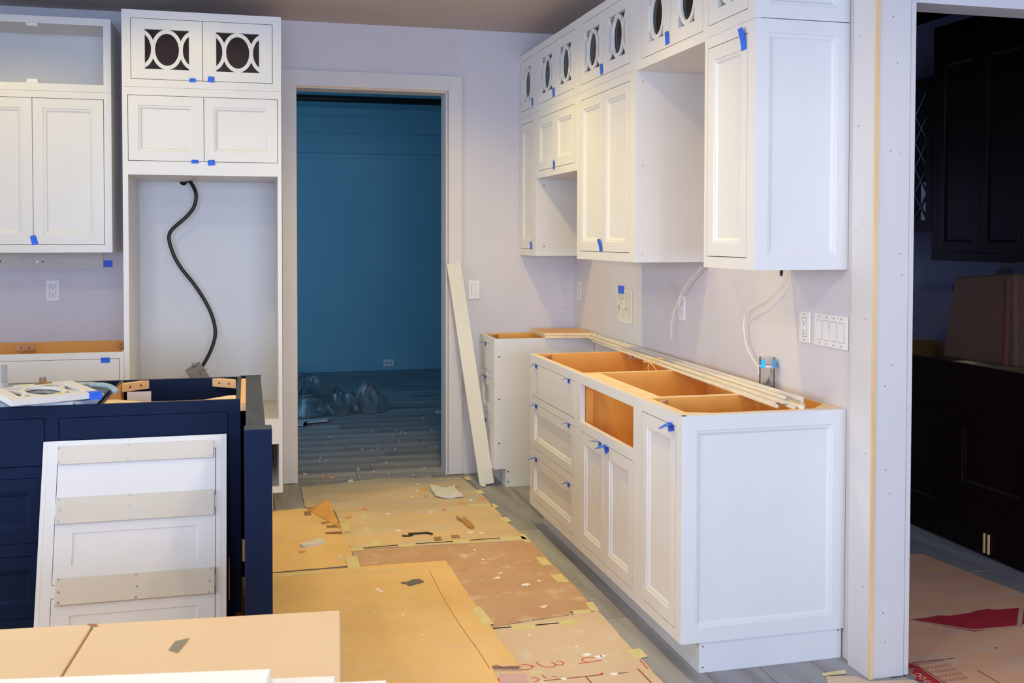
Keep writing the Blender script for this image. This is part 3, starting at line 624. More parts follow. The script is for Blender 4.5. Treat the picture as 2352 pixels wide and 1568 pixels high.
# trim strips lying over the base cabinets
WT = mat('pale_trim_strip', (.72, .64, .52), .6, (.62, .54, .43), 10, stretch=(1, .2, 1))
WT2 = mat('white_trim_strip', (.74, .70, .66), .6)
strips = [((1.925, 5.42), (1.800, 3.135), 0, WT, 'front-most pale trim strip lying across the open base cabinets'),
          ((1.940, 5.50), (1.822, 3.20), 0, WT2, 'second white trim strip from the front in the bundle over the base cabinets'),
          ((1.955, 5.52), (1.845, 3.115), 0, WT, 'third trim strip from the front in the bundle over the base cabinets'),
          ((1.972, 5.58), (1.872, 3.10), 0, WT2, 'fourth trim strip from the front in the bundle over the base cabinets'),
          ((1.988, 5.56), (1.90, 3.13), 0, WT, 'fifth trim strip from the front, with a mitred near end'),
          ((2.003, 5.58), (1.932, 3.205), 0, WT2, 'rear-most trim strip, standing on edge near the wall'),
          ((1.932, 5.56), (1.835, 3.16), 1, WT, 'upper trim strip resting on the front of the bundle'),
          ((1.985, 5.58), (1.885, 3.25), 1, WT2, 'upper trim strip resting on the rear of the bundle')]
for k, (a, c, lvl, m_, lab) in enumerate(strips):
    A, C_ = Vector((*a, 0)), Vector((*c, 0)); d = C_-A; l = d.length; ang = math.atan2(d.y, d.x)
    hw = .0062 if k < 6 else .010; th = .010
    if k == 5: hw, th = .006, .024
    g = MB()
    # profiled section: lower lip and raised back
    sec = [(-hw, 0), (hw, 0), (hw, th), (0, th), (-hw*.3, th*.75), (-hw, th*.5)]
    n = len(sec); cut = .012 if k in (0, 4) else 0
    vs = [(0, y, z) for y, z in sec]+[(l-cut*(y/hw+1)/2, y, z) for y, z in sec]
    g.add(vs, [tuple(range(n)), tuple(range(2*n-1, n-1, -1))]+[(i, n+i, n+(i+1) % n, (i+1) % n) for i in range(n)])
    o = g.build('trim_strip', m_, loc=(a[0], a[1], .8765+lvl*.0105+(.001 if lvl else 0)), rot=(0, 0, ang)); tag(o, lab, 'trim strip', 'bundle of trim strips on the base cabinets')
c = at(1497, 832, 'z', .89)
g = MB(); q = lambda x, y, z: Vector((c.x+x, c.y+y, .876+z))
g.tube(smooth([q(-.005, 0, .004), q(.03, .01, .028), q(.07, .0, .03), q(.075, .02, .028), q(.04, .03, .026), q(-.005, .01, .012), q(-.02, -.01, -.02), q(-.012, -.10, -.055)]), .0022, 6)
g.tube(smooth([q(-.005, 0, .01), q(-.03, .02, .02), q(-.035, .0, .016), q(-.005, 0, .01), q(.0, -.09, -.03)]), .0022, 6)
tag(g.build('binding_string', MAPLE), 'pale string tied round the bundle of trim strips', 'string')
# ================================================================ LEANING PLANK
A = Vector((1.190, 6.036, 1.304)); Bp = Vector((1.330, 5.735, .004)); ax_ = (A-Bp); l = ax_.length; ez = ax_.normalized(); ex = Vector((1, 0, 0)); ex = (ex-ez*ex.dot(ez)).normalized(); ey = ez.cross(ex)
M4 = Matrix(((ex.x, ey.x, ez.x, Bp.x), (ex.y, ey.y, ez.y, Bp.y), (ex.z, ey.z, ez.z, Bp.z), (0, 0, 0, 1)))
pl = thing('leaning_plank', 'long white plank leaning against the right door casing', 'plank')
pl.matrix_world = M4
MB().box(0, .088, -.016, 0, 0, l).build('board', mat('plank_paint', (.70, .67, .60), .5, (.66, .62, .54), 2), pl, bevel=.001)
for x, z in ((.05, l-.02), (.075, l-.10), (.045, l-.62), (.045, .27)):
    MB().disc((x, -.016, z), .0035, .0006).build('screw', SCREW, pl)
g = MB().tube([(1.335, 5.705, .011), (1.36, 5.70, .011)], .0105, 10); tag(g.build('paper_roll', PAPER), 'tiny white roll at the foot of the leaning plank', 'scrap')
# ================================================================ ISLAND
IY, IB = 3.773, 4.41
isl = thing('kitchen_island', 'navy blue kitchen island cabinet with an open top', 'island', (0, 0, 0))
fr = MB(); ops = [(-1.256, -.692, .665, .836), (-1.256, -.692, .395, .626), (-1.256, -.692, .13, .351), (-.648, -.068, .667, .834), (-.648, -.068, .13, .624)]
plate(fr, [-1.3, -.026]+[v for o in ops for v in o[:2]], [.09, ZT]+[v for o in ops for v in o[2:]], ops, IY, IY+.02); fr.build('face_frame', NAVY, isl)
g_ = .002
for x0, x1, a, b in (ops[0], ops[3]): MB().box(x0+g_, x1-g_, IY, IY+.02, a+g_, b-g_).build('drawer_front', NAVY, isl, bevel=.0015)
for x0, x1, a, b in ops[1:3]: add_panel('drawer_front', x1-x0-2*g_, b-a-2*g_, isl, (x0+g_, IY, a+g_), mats=NAVY, flat=.045)
for k in range(2): add_panel('door', .287, .49, isl, (-.648+g_+k*.2885, IY, .132), mats=NAVY)
MB().box(-.042, -.0262, IY+.02, IB-.02, .09, ZT, mi=[0, 0, 1, 0, 0, 2]).build('side_panel', [NAVY, BIRCH, NAVYTOP], isl)
MB().box(-1.3, -1.284, IY+.02, IB-.02, .09, ZT).build('side_panel', NAVY, isl)
MB().box(-.512, -.500, IY+.02, IB-.02, .09, ZT, mi=[0, 0, 1, 1, 0, 2]).build('divider_panel', [NAVY, BIRCH, NAVYTOP], isl)
MB().box(-1.3, -.026, IB-.02, IB, .09, ZT-.001, mi=[0]*5+[1]).build('back_panel', [NAVY, NAVYTOP], isl)
MB().box(-.49, -.05, IB-.024, IB-.0205, .10, ZT-.06).build('back_rail', NAVY, isl)
MB().box(-1.28, -.05, IY+.03, IB-.03, .09, .105).build('bottom_panel', BIRCH, isl)
MB().box(-1.28, -.05, IY+.07, IY+.085, 0, .09).build('toe_kick', NAVY, isl)
MB().box(-.499, -.043, IY+.0201, IY+.034, ZT-.05, ZT-.0015).build('front_stretcher', MAPLE, isl)
MB().prism([(-.499, IY+.034), (-.499, IY+.12), (-.47, IY+.12), (-.36, IY+.034)], ZT-.018, ZT-.002).build('corner_gusset', EDGE, isl)
MB().prism([(-.043, IY+.034), (-.043, IY+.12), (-.07, IY+.12), (-.16, IY+.034)], ZT-.018, ZT-.002).build('corner_gusset', EDGE, isl)
corner_block(isl, -.455, IB-.065, ZT-.002, PI/4*.9, MAPLE, .13, .024, .034); corner_block(isl, -.088, IB-.065, ZT-.002, -PI/4*.9, MAPLE, .13, .024, .034)
MB().box(-.478, -.385, IB-.10, IB-.095, ZT-.095, ZT-.038).build('white_bracket_plate', WPLAST, isl)
tape_flat(isl, -.42, ZT-.12, .04, .05, y=IB-.098)
MB().box(-.0255, -.0065, 3.70, 4.335, ZT-.03, ZT-.0005).build('filler_strip', MAPLE, isl)
MB().box(-.0062, .054, 3.245, IB, .0, ZT, mi=[0, 0, 0, 0, 0, 1]).build('end_panel', [NAVY, NAVYTOP], isl)
MB().box(-.011, .073, 3.165, 3.2448, .0, ZT, mi=[0, 0, 0, 0, 0, 1]).build('post', [NAVY, NAVYTOP], isl, bevel=.002)
MB().box(-.030, .056, IB+.0002, IB+.02, .0, ZT, mi=[0, 0, 0, 0, 0, 1]).build('back_post', [NAVY, NAVYTOP], isl)
MB().box(-.022, -.0065, 3.76, 3.772, .28, .36).build('hinge_block', MAPLE, isl)
# slate covering, its cut pieces
sc_ = thing('island_covering', 'mottled slate-blue tile sheets covering the left top of the island', 'covering', (0, 0, 0))
j = [(-1.29, 3.78), (-.60, 3.78), (-.555, 3.85), (-.555, 4.02), (-1.29, 4.02)]
MB().prism(j, ZT+.001, ZT+.013).build('tile', SLATE, sc_, bevel=.002)
MB().prism([(-.594, 3.78), (-.519, 3.78), (-.519, 3.90), (-.549, 3.86)], ZT+.001, ZT+.012).build('tile', SLATE, sc_, bevel=.002)
MB().prism([(-1.29, 4.026), (-.60, 4.026), (-.53, 4.12), (-.60, 4.28), (-1.29, 4.28)], ZT+.001, ZT+.014).build('tile', SLATE, sc_, bevel=.002)
MB().prism([(-.549, 3.90), (-.519, 3.94), (-.519, 4.10), (-.549, 4.03)], ZT+.001, ZT+.013).build('tile', SLATE, sc_, bevel=.002)
P = [at(u, v, 'z', ZT+.03) for u, v in ((205, 886), (218, 885), (230, 885), (243, 886), (256, 890), (266, 898))]
tag(MB().tube(smooth(P), .0115, 10).build('flexible_hose', HOSE), 'short pale blue hose curled on the island behind the glass door', 'hose')
gd = thing('loose_glass_door', 'loose white oval-lattice glass door lying flat on the island', 'cabinet door', (-.785, 3.700, .9135), .432)
hold = glass_door(.30, .365, .215, .255, gd, (0, 0, 0), th=.021, mats=BRIGHT if 0 else WHITE); hold.rotation_euler = (-PI/2, 0, 0)
g = MB().box(.262, .301, -.0012, .024, .0005, .0015)
tp = MB(); tp.box(.258, .3015, -.0015, .0008, .0005, .0012); tp.box(.258, .3015, -.0016, -.0010, -.026, .001); tp.box(.258, .3015, -.0015, .035, .0001, .0009); tp.build('painters_tape', BLUE, gd)
def hinge(x, m_, hgt):
    h = MB(); h.box(x-.012, x+.012, .345, .349, 0, hgt); h.box(x-.03, x+.03, .33, .355, .0005, .004); h.box(x-.011, x+.011, .328, .345, .004, .018); o = h.build('hinge', m_, gd, bevel=.0006)
    s = MB(); 
    for z in (.3, .55, .8): s.disc((x, .3448, hgt*z), .005, .0015)
    s.build('hinge_screws', SCREW, o)
hinge(.055, STEEL, .082); hinge(.19, BRASS, .024)
pt = MB(); 
for x, z in ((.13, .33), (.20, .31), (.17, .05)): pt.box(x-.012, x+.012, z-.02, z+.02, .0003, .0010)
pt.build('masking_tape', YTAPE, gd)
# ================================================================ LEANING DRAWER-FRONT SET
T0, T1 = Vector((-.692, 3.745, .757)), Vector((-.692, 3.49, .004)); ez = (T0-T1).normalized(); ey = ez.cross(Vector((1, 0, 0)))
M4 = Matrix(((1, ey.x, ez.x, T1.x), (0, ey.y, ez.y, T1.y), (0, ey.z, ez.z, T1.z), (0, 0, 0, 1))); Mi = M4.inverted()
def lp(u, v, dy=0):
    o = Vector((0, 0, H)); q = fw+r2*((u-CX)/F)+d2*((v-CY)/F); n = ey; p = T1-ey*dy
    t_ = (p-o).dot(n)/q.dot(n); return Mi @ (o+q*t_)
ps = thing('drawer_front_set', 'white drawer-front set joined by three pale cleats, leaning on the island', 'cabinet fronts'); ps.matrix_world = M4
hh = (T0-T1).length; ww = .617
a = [lp(128, 1045), lp(124, 1157), lp(124, 1186), lp(122, 1345), lp(122, 1374)]; z_ = [p.z for p in a]; xl = sum(p.x for p in a)/5
b = [lp(494, 1027), lp(496, 1164), lp(497, 1345)]; xr = sum(p.x for p in b)/3
zz = [(z_[1], z_[0]), (z_[3], z_[2]), (.05, z_[4])]
g = MB(); plate(g, [0, xl, xr, ww], [0, hh]+[v for q in zz for v in q], [(xl, xr, q[0], q[1]) for q in zz], 0, .02); g.build('frame', WHITE, ps, bevel=.001)
for k, q in enumerate(zz):
    if k == 0: MB().box(xl+.002, xr-.002, 0, .018, q[0]+.002, q[1]-.002).build('drawer_front', WHITE, ps, bevel=.001)
    else: add_panel('drawer_front', xr-xl-.004, q[1]-q[0]-.004, ps, (xl+.002, 0, q[0]+.002), flat=.058, prof=((0, 0), (.0008, .0025)))
pL, pR = lp(131, 1024, .008), lp(490, 1012, .008)
cl = [((131, 1024), (490, 1011), (131, 1066), (490, 1050)), ((127, 1143), (492, 1124), (127, 1204), (492, 1181)), ((125, 1327), (493, 1303), (125, 1390), (493, 1362))]
scr = [((135, 1029), (295, 1021), (484, 1016), (135, 1062), (294, 1055), (477, 1045)), ((134, 1146), (297, 1137), (482, 1130), (137, 1171), (297, 1161), (484, 1150), (134, 1198), (299, 1190), (486, 1178)), ((134, 1330), (313, 1318), (484, 1307), (134, 1360), (314, 1346), (481, 1333), (133, 1384), (312, 1371), (480, 1360))]
for q, ss in zip(cl, scr):
    P = [lp(*p, .009) for p in q]; x0 = (P[0].x+P[2].x)/2; x1 = (P[1].x+P[3].x)/2
    za, zb = (P[0].z+P[1].z)/2, (P[2].z+P[3].z)/2
    o = MB().box(x0, x1, -.009, -.0005, zb, za).build('cleat', CLEAT, ps, bevel=.0008)
    for s in ss:
        p = lp(*s, .009); MB().disc((p.x, -.009, p.z), .0042, .0008).build('screw', SCREW, o)
g = MB(); g.box(ww-.022, ww-.019, -.0006, 0, 0, hh); g.box(.012, .0135, -.0006, 0, 0, hh); g.build('edge_bead', WHITE, ps)
# ================================================================ CARDBOARD BOX AND BOARDS
bx = thing('cardboard_box', 'large closed cardboard box in the foreground with a grey tape patch', 'box', (.212, 2.345, 0), -.085)
MB().box(-1.0, 0, -1.0, 0, 0, .592).build('body', BOX, bx, bevel=.014, seg=3)
MB().box(-.5505, -.004, -.99, -.003, .5925, .598).build('top_flap', BOX, bx, bevel=.0025, seg=2)
MB().box(-.99, -.5555, -.99, -.003, .5925, .598).build('top_flap', BOX, bx, bevel=.0025, seg=2)
g = MB().box(-.553, -.5528, -.99, -.004, .5925, .5945).build('flap_seam', DRED, bx)
g = MB(); q = bx.matrix_world
P = [(-.372, -.135), (-.345, -.10), (-.33, -.095), (-.355, -.145)]
inv = Matrix.Rotation(.085, 4, 'Z') @ Matrix.Translation((-.212, -2.345, 0))
P = [inv @ at(u, v, 'z', .599) for u, v in ((387, 1492), (402, 1472), (434, 1465), (428, 1474), (407, 1499))]
MB().prism([(p.x, p.y) for p in P], .5985, .5993).build('tape_patch', mat('olive_tape', (.25, .22, .15), .45), bx)
P = [inv @ at(u, v, 'z', .599) for u, v in ((200, 1433), (222, 1432), (224, 1438), (210, 1438))]
MB().prism([(p.x, p.y) for p in P], .5985, .5995).build('torn_patch', mat('brown_tear', (.35, .16, .09), .8), bx)
for k, (u, v, z, lab) in enumerate(((888, 1561, .62, 'lowest white board on the cardboard box, reaching furthest right'), (770, 1551, .642, 'middle white board of the stack on the cardboard box'), (622, 1535, .664, 'top white board of the stack on the cardboard box'))):
    p = at(u, v, 'z', z)
    o = MB().box(-.95, 0, -.42, 0, -.021, 0).build('white_board', BRIGHT, loc=(p.x, p.y, z), rot=(0, 0, -.15), bevel=.002); tag(o, lab, 'board', 'white boards on the cardboard box')
# ================================================================ FLOOR PROTECTION
def jag(poly, step=.06, amp=.0035, seed=1):
    rr = random.Random(seed); out = []
    for i, p in enumerate(poly):
        q = poly[(i+1) % len(poly)]; d = math.dist(p, q); n = max(1, int(d/step))
        for k in range(n):
            s = k/n; e = 0 if k == 0 else rr.uniform(-amp, amp); nx, ny = -(q[1]-p[1])/d, (q[0]-p[0])/d
            out.append((p[0]+(q[0]-p[0])*s+nx*e, p[1]+(q[1]-p[1])*s+ny*e))
    return out
def sheet(label, poly, z, m_, seed, jagged=True):
    t = thing('floor_protection_board', label, 'floor covering', (0, 0, 0), 0, 'cardboard sheets protecting the floor')
    MB().prism(jag(poly, seed=seed) if jagged else poly, z, z+.0018).build('sheet', m_, t); return t
def patch(t, pxs, z, m_=YTAPE, name='masking_tape', th=.0005):
    P = [at(u, v, 'z', z) for u, v in pxs]; return MB().prism([(p.x, p.y) for p in P], z-.0002, z+th).build(name, m_, t)
def strip(t, pa, pb, w_, z, m_=YTAPE, name='masking_tape'):
    a, b = at(*pa, 'z', z), at(*pb, 'z', z); d = (b-a).normalized(); n = Vector((-d.y, d.x, 0))*w_/2
    return MB().prism([tuple((a-n).xy), tuple((b-n).xy), tuple((b+n).xy), tuple((a+n).xy)], z-.0002, z+.0006).build(name, m_, t)
def stroke(mb, pxs, z, w_=.006):
    P = smooth([at(u, v, 'z', z) for u, v in pxs], 3) if len(pxs) > 2 else [at(u, v, 'z', z) for u, v in pxs]
    L_, R_ = [], []
    for i, p in enumerate(P):
        d = (P[min(i+1, len(P)-1)]-P[max(i-1, 0)]).normalized(); n = Vector((-d.y, d.x, 0))*w_/2; L_.append(p+n); R_.append(p-n)
    n = len(P); mb.add(L_+R_, [(i+n, i+1+n, i+1, i) for i in range(n-1)])
s1 = sheet('dusty sheet in front of the doorway with tape and crumbs', [(.472, 4.705), (1.325, 4.64), (1.30, 5.0), (1.30, 5.5), (1.27, 5.96), (.80, 6.05), (.30, 5.95), (.30, 5.52), (.45, 5.40)], .0002, KRAFTD, 1)
s2 = sheet('orange sheet with a curled-up corner beside the tall housing', [(-1.2, 4.44), (.466, 4.46), (.466, 4.99), (.30, 5.47), (.12, 5.46), (-1.2, 5.44)], .0022, KRAFT, 2)
s3 = sheet('reddish sheet with paint spots along the drawer cabinet', [(.470, 4.16), (.470, 4.695), (1.33, 4.632), (1.335, 3.70), (.80, 3.62), (.80, 4.2)], .0002, KRAFTR, 3)
s4 = sheet('big orange sheet in the middle of the floor with a folded right edge', [(-1.2, 2.3), (-1.2, 4.436), (.870, 4.425), (.880, 3.82), (.897, 3.262), (.806, 3.285), (.785, 2.95), (.775, 2.3)], .0044, KRAFT, 4)
s5 = sheet('pale sheet with red handwriting at the bottom of the picture', [(.80, 3.612), (1.335, 3.690), (1.33, 3.05), (1.36, 2.3), (.79, 2.3)], .0002, KRAFTP, 5)
s6 = sheet('small sheet scrap taped beside the cased wall end', [(1.845, 2.88), (1.88, 2.955), (1.975, 2.93), (2.0, 2.885), (2.15, 2.86), (2.15, 2.3), (1.845, 2.3)], .0002, KRAFTP, 6)
# curled corner
g = MB(); Pa = Vector((.30, 5.47, .004)); Pb = Vector((.466, 4.99, .004)); tip = at(752, 1147, 'y', 5.40); n = 6; vs = []
for i in range(n+1):
    s = i/n
    for k in range(n+1):
        r = k/n; base = Pa.lerp(Pb, r); q = base.lerp(tip, s*(1 if 1 else 0)) if 0 else None
        p = base*(1-s)+(tip+(base-tip)*.10)*s; p = Vector(p); p.z = .004+(tip.z-.004)*s**1.7; vs.append(p)
fs = [(i*(n+1)+k, i*(n+1)+k+1, (i+1)*(n+1)+k+1, (i+1)*(n+1)+k) for i in range(n) for k in range(n)]
o = g.add(vs, fs, 0, True).build('curled_corner', mat('shiny_kraft', (.74, .38, .09), .4, (.60, .28, .06), 10), s2); so = o.modifiers.new('solid', 'SOLIDIFY'); so.thickness = .002
for q in (((737, 1200), (772, 1192), (775, 1196), (740, 1204)), ((748, 1207), (778, 1204), (780, 1211), (752, 1212)), ((748, 1222), (784, 1220), (788, 1226), (746, 1226)), ((697, 1175), (712, 1173), (716, 1182), (700, 1184))): patch(s2, q, .0046, BTAPE, 'packing_tape')
for q in (((779, 1201), (800, 1199), (806, 1220), (790, 1222)), ((793, 1279), (820, 1276), (828, 1306), (800, 1308)), ((635, 1321), (742, 1311), (745, 1315), (636, 1325)), ((760, 1325-7), (930, 1305), (930, 1307), (760, 1320))): patch(s2, q, .0068 if q[0][1] > 1270 else .0046)
for q in (((805, 1260), (833, 1257), (836, 1262), (806, 1265)), ((914, 1251), (955, 1247), (950, 1254), (918, 1256)), ((1038, 1241), (1078, 1238), (1080, 1246), (1045, 1248)), ((1149, 1233), (1200, 1231), (1212, 1238), (1150, 1240)), ((1191, 1227), (1205, 1226), (1220, 1244), (1207, 1245)),
          ((1148, 1188), (1165, 1187), (1176, 1198), (1158, 1199)), ((1125, 1157), (1135, 1156), (1147, 1165), (1133, 1166)), ((1090, 1126), (1106, 1125), (1114, 1133), (1098, 1134)), ((1063, 1094), (1078, 1095), (1084, 1103), (1070, 1101)), ((1075, 1158), (1125, 1156), (1133, 1163), (1090, 1162)), ((828, 1178), (840, 1177), (845, 1192), (835, 1193)), ((830, 1210), (850, 1209), (855, 1220), (836, 1221)), ((845, 1241), (868, 1239), (875, 1252), (852, 1254))): patch(s1, q, .0024)
for q in (((1168, 1218), (1187, 1217), (1189, 1225), (1172, 1226)) if 0 else ((995, 1233), (1012, 1232), (1016, 1241), (1000, 1243)), ((1035, 1229), (1054, 1228), (1057, 1235), (1038, 1236))): patch(s1, q, .0025, BTAPE, 'packing_tape')
for q in (((1229, 1279), (1252, 1280), (1268, 1297), (1245, 1297)), ((1264, 1319), (1290, 1318), (1308, 1336), (1280, 1336)), ((1344, 1383), (1362, 1382), (1377, 1403), (1358, 1403)), ((1314, 1402), (1353, 1399), (1358, 1405), (1318, 1411)), ((905, 1304-9), (1020, 1291), (1024, 1296), (930, 1301))): patch(s3, q, .0024)
for q in (((1084, 1398), (1101, 1391), (1135, 1432), (1110, 1438)), ): patch(s4, q, .0066)
for q in (((1174, 1435), (1228, 1431), (1230, 1442), (1178, 1447)), ((1283, 1425), (1325, 1421), (1336, 1434), (1288, 1436)), ((1435, 1492), (1470, 1489), (1489, 1507), (1462, 1513))): patch(s5, q, .0024)
patch(s5, ((1216, 1542), (1245, 1538), (1248, 1545), (1222, 1549)), .0024)
for q in (((1888, 1546), (1942, 1537), (1945, 1546), (1890, 1552)),): patch(s6, q, .0024)
g = MB()
for a, c in (((833, 1258), (914, 1251)), ((955, 1248), (1040, 1243)), ((1078, 1240), (1150, 1235)), ): stroke(g, (a, c), .0026, .010)
g.build('seam_gap', DARK, s1)
g = MB(); stroke(g, ((1130, 1443), (1174, 1439)), .0026, .010); stroke(g, ((1230, 1435), (1283, 1430)), .0026, .009); stroke(g, ((1310, 1406), (1316, 1405)), .0026, .012); g.build('seam_gap', DARK, s5)
g = MB(); stroke(g, ((986, 1310), (1020, 1375), (1060, 1440), (1100, 1495), (1125, 1535)), .0066, .0035); g.build('fold_line', mat('fold_brown', (.40, .22, .08), .8), s4)
e_ = lambda *p: [(1130+x/5.47, 1480+y/5.47) for x, y in p]
g = MB()
for pts in (e_((335, 262), (400, 248), (470, 255), (505, 275), (490, 300), (440, 315), (360, 310)), e_((560, 215), (582, 245), (640, 272), (720, 283), (775, 275), (797, 250), (780, 232), (745, 220)), e_((797, 245), (860, 256), (900, 240), (885, 217), (850, 205), (805, 205)), e_((1300, 160), (1200, 160), (1145, 172), (1130, 192), (1160, 210), (1200, 217)), e_((1085, 240), (1200, 222), (1285, 208), (1380, 194)),
            e_((1855, 185), (1905, 245), (1955, 300)), e_((490, 415), (555, 415), (585, 432), (572, 455), (530, 470)), e_((635, 378), (650, 400), (695, 425)), e_((760, 393), (820, 405)), e_((500, 265), (540, 270))): stroke(g, pts, .0026, .0045)
g.build('red_handwriting', MARK, s5)
g = MB()
for pts in (e_((650, 452), (1390, 375)), e_((1180, 402), (1250, 481)), e_((1830, 300), (2005, 481)), e_((1590, 360), (1700, 345))): stroke(g, pts, .0026, .006)
g.build('printed_lines', DRED, s5)
patch(s5, e_((90, 372), (420, 365), (450, 470), (100, 481)), .0025, PINKP, 'printed_block'); patch(s5, e_((1340, 372), (1390, 350), (1402, 366), (1350, 385)), .0027, MARK, 'red_smear'); patch(s5, e_((50, 428), (88, 420), (100, 481), (65, 481)), .0027, MARK, 'red_smear')
def spots(t, pts, z):
    g = MB(); rr = random.Random(9)
    for u, v, r in pts:
        c = at(u, v, 'z', z); n = 9; P = [(c.x+r*rr.uniform(.6, 1.2)*math.cos(2*PI*k/n), c.y+.8*r*rr.uniform(.6, 1.2)*math.sin(2*PI*k/n)) for k in range(n)]; g.prism(P, z-.0002, z+.0006)
    o = g.build('paint_spots', BRIGHT, t); o['kind'] = 'stuff'
spots(s3, [(1143, 1326, .016), (1150, 1315, .009), (1208, 1342, .022), (1247, 1393, .014), (1238, 1333, .010), (1252, 1391, .010), (1110, 1284, .01), (1090, 1262, .01), (1066, 1275, .008)], .0024)
spots(s5, [(1348, 1503, .020), (1375, 1508, .016), (1385, 1506, .012), (1294, 1558, .012), (1410, 1547, .014), (1215, 1457, .008), (1325, 1484, .007)], .0024)
spots(s4, [(867, 1353, .014), (874, 1357, .01), (925, 1412, .006), (968, 1457, .007), (862, 1405, .005)], .0066)
spots(s1, [(915, 1218, .018), (890, 1180, .014), (1080, 1222, .016), (1105, 1223, .014), (960, 1112, .012), (945, 1140, .01)], .0024)
g = MB(); n = 8; vs = []
for k in range(n+1):
    r = k/n; a = Vector((.806+.091*r, 3.285-.023*r, .0064)); rr_ = .002*math.sin(k*2.1)
    vs += [a+Vector((0, .004, 0)), a+Vector((.001, -.012+rr_, .007+.004*math.sin(k*1.3))), a+Vector((.003, -.024+rr_, .016+.004*math.sin(k*1.7)))]
o = g.add(vs, [(3*k+j, 3*k+j+1, 3*k+j+4, 3*k+j+3) for k in range(n) for j in range(2)], 0, True).build('lifted_edge', KRAFT, s4); so = o.modifiers.new('solid', 'SOLIDIFY'); so.thickness = .002
# ================================================================ DEBRIS
def scrap(name, label, pxs, z, th, m_, cat='debris', bend=.0, group=None):
    P = [at(u, v, 'z', z) for u, v in pxs]; c = sum(P, Vector())/len(P); n = len(P)
    zz = [abs((p-c).x)*bend for p in P]; vs = [(p.x, p.y, z+q) for p, q in zip(P, zz)]+[(p.x, p.y, z+q+th) for p, q in zip(P, zz)]+[(c.x, c.y, z), (c.x, c.y, z+th)]
    fs = [(i, (i+1) % n, n+(i+1) % n, n+i) for i in range(n)]+[(2*n, (i+1) % n, i) for i in range(n)]+[(2*n+1, n+i, n+(i+1) % n) for i in range(n)]
    return tag(MB().add(vs, fs).build(name, m_), label, cat, group)
g5 = lambda *p: [(940+x/7.35, 1080+y/7.35) for x, y in p]
scrap('drywall_scrap', 'torn white drywall scrap with ragged edges near the doorway', g5((345, 292), (455, 290), (560, 318), (640, 325), (690, 308), (735, 320), (768, 292), (775, 345), (830, 410), (905, 465), (800, 468), (700, 470), (610, 478), (520, 470), (440, 455), (400, 400), (380, 380)), .0024, .012, GYP, bend=.12)
scrap('drywall_scrap', 'small wedge of white drywall lying on the orange sheet', [(690, 1252), (735, 1241), (746, 1243), (745, 1249), (700, 1258), (692, 1257)], .0042, .012, GYP)
scrap('bark_splinter', 'curled brown paper-like splinter near the middle of the dusty sheet', g5((790, 805), (890, 832), (920, 802), (935, 815), (1000, 880), (1100, 980), (1040, 985), (985, 965), (930, 905), (870, 860), (800, 830)), .0024, .006, mat('splinter_wood', (.50, .24, .07), .6), bend=.35)
P = [at(u, v, 'z', .006) for u, v in ((924, 1230), (940, 1230), (950, 1226), (948, 1225))]
P2 = [at(u, v, 'z', .008) for u, v in ((938, 1225), (960, 1224), (980, 1223), (993, 1226))]
tag(MB().tube(smooth(P), .0045, 7).tube(smooth(P2), .005, 7).build('cable_offcut', RUBBER), 'short forked black cable offcut on the dusty sheet', 'debris')
scrap('tape_scrap', 'crumpled grey tape scrap on the big orange sheet', [(921, 1339), (936, 1337), (948, 1332), (965, 1331), (974, 1337), (958, 1341), (940, 1346), (932, 1341)], .0064, .004, GREYT)
chips = [(700, 1090), (760, 1098), (748, 1105), (807, 1102), (958, 1128), (973, 1126), (977, 1142), (1046, 1119), (1083, 1150), (1108, 1148), (1062, 1159), (1020, 1172), (990, 1177), (801, 1190), (838, 1171), (694, 1270), (780, 1282), (1066, 1309), (1031, 1091), (741, 1096), (805, 1106)]
rr = random.Random(12)
for i, (u, v) in enumerate(chips):
    c = at(u, v, 'z', .0); zb = .0044 if u < 790 and v > 1180 else .0022; r = rr.uniform(.010, .018); a = rr.random()*3; n = 6
    P = [(r*rr.uniform(.6, 1.1)*math.cos(2*PI*k/n)*1.5, r*rr.uniform(.5, 1.)*math.sin(2*PI*k/n)) for k in range(n)]
    o = MB().prism(P, 0, rr.uniform(.004, .008)).build('wood_chip', CHIP if i % 4 else GYP, loc=(c.x, c.y, zb), rot=(0, 0, a))
    if i % 4: tag(o, 'small orange wood chip scattered on the floor sheets', 'debris', 'orange wood chips on the floor')
    else: o.name = 'plaster_chip'; tag(o, 'small whitish plaster chip scattered on the floor sheets', 'debris', 'whitish plaster chips on the floor')
g = MB(); rr = random.Random(21)
for k in range(300):
    u, v = rr.uniform(640, 1540), 1085+(rr.random()**1.6)*480
    p = at(u, v, 'z', 0)
    if not (.1 < p.x < 1.9 and 2.3 < p.y < 6.0) or (p.x > 1.36 and p.y > 3.07): continue
    r = rr.uniform(.0012, .0034); zb = .0063 if (p.x < .9 and p.y < 4.43) else .0042 if (p.x < .47 and p.y < 5.45) else .0021
    n = 5; P = [(p.x+r*rr.uniform(.6, 1.3)*math.cos(2*PI*j/n), p.y+r*rr.uniform(.6, 1.3)*math.sin(2*PI*j/n)) for j in range(n)]; g.prism(P, zb, zb+r*.8)
for k in range(160):
    x, y = rr.uniform(.3, 2.0), rr.uniform(6.1, 9.0)
    if x < 1.35 and y > 7.6: continue
    y_ = y; r = rr.uniform(.003, .008); n = 5
    g.prism([(x+r*rr.uniform(.6, 1.3)*math.cos(2*PI*j/n), y+r*rr.uniform(.6, 1.3)*math.sin(2*PI*j/n)) for j in range(n)], 0, r*.8)
o = tag(g.build('plaster_crumbs', GYP), 'tiny pale crumbs strewn over the floor', 'crumbs'); o['kind'] = 'stuff'
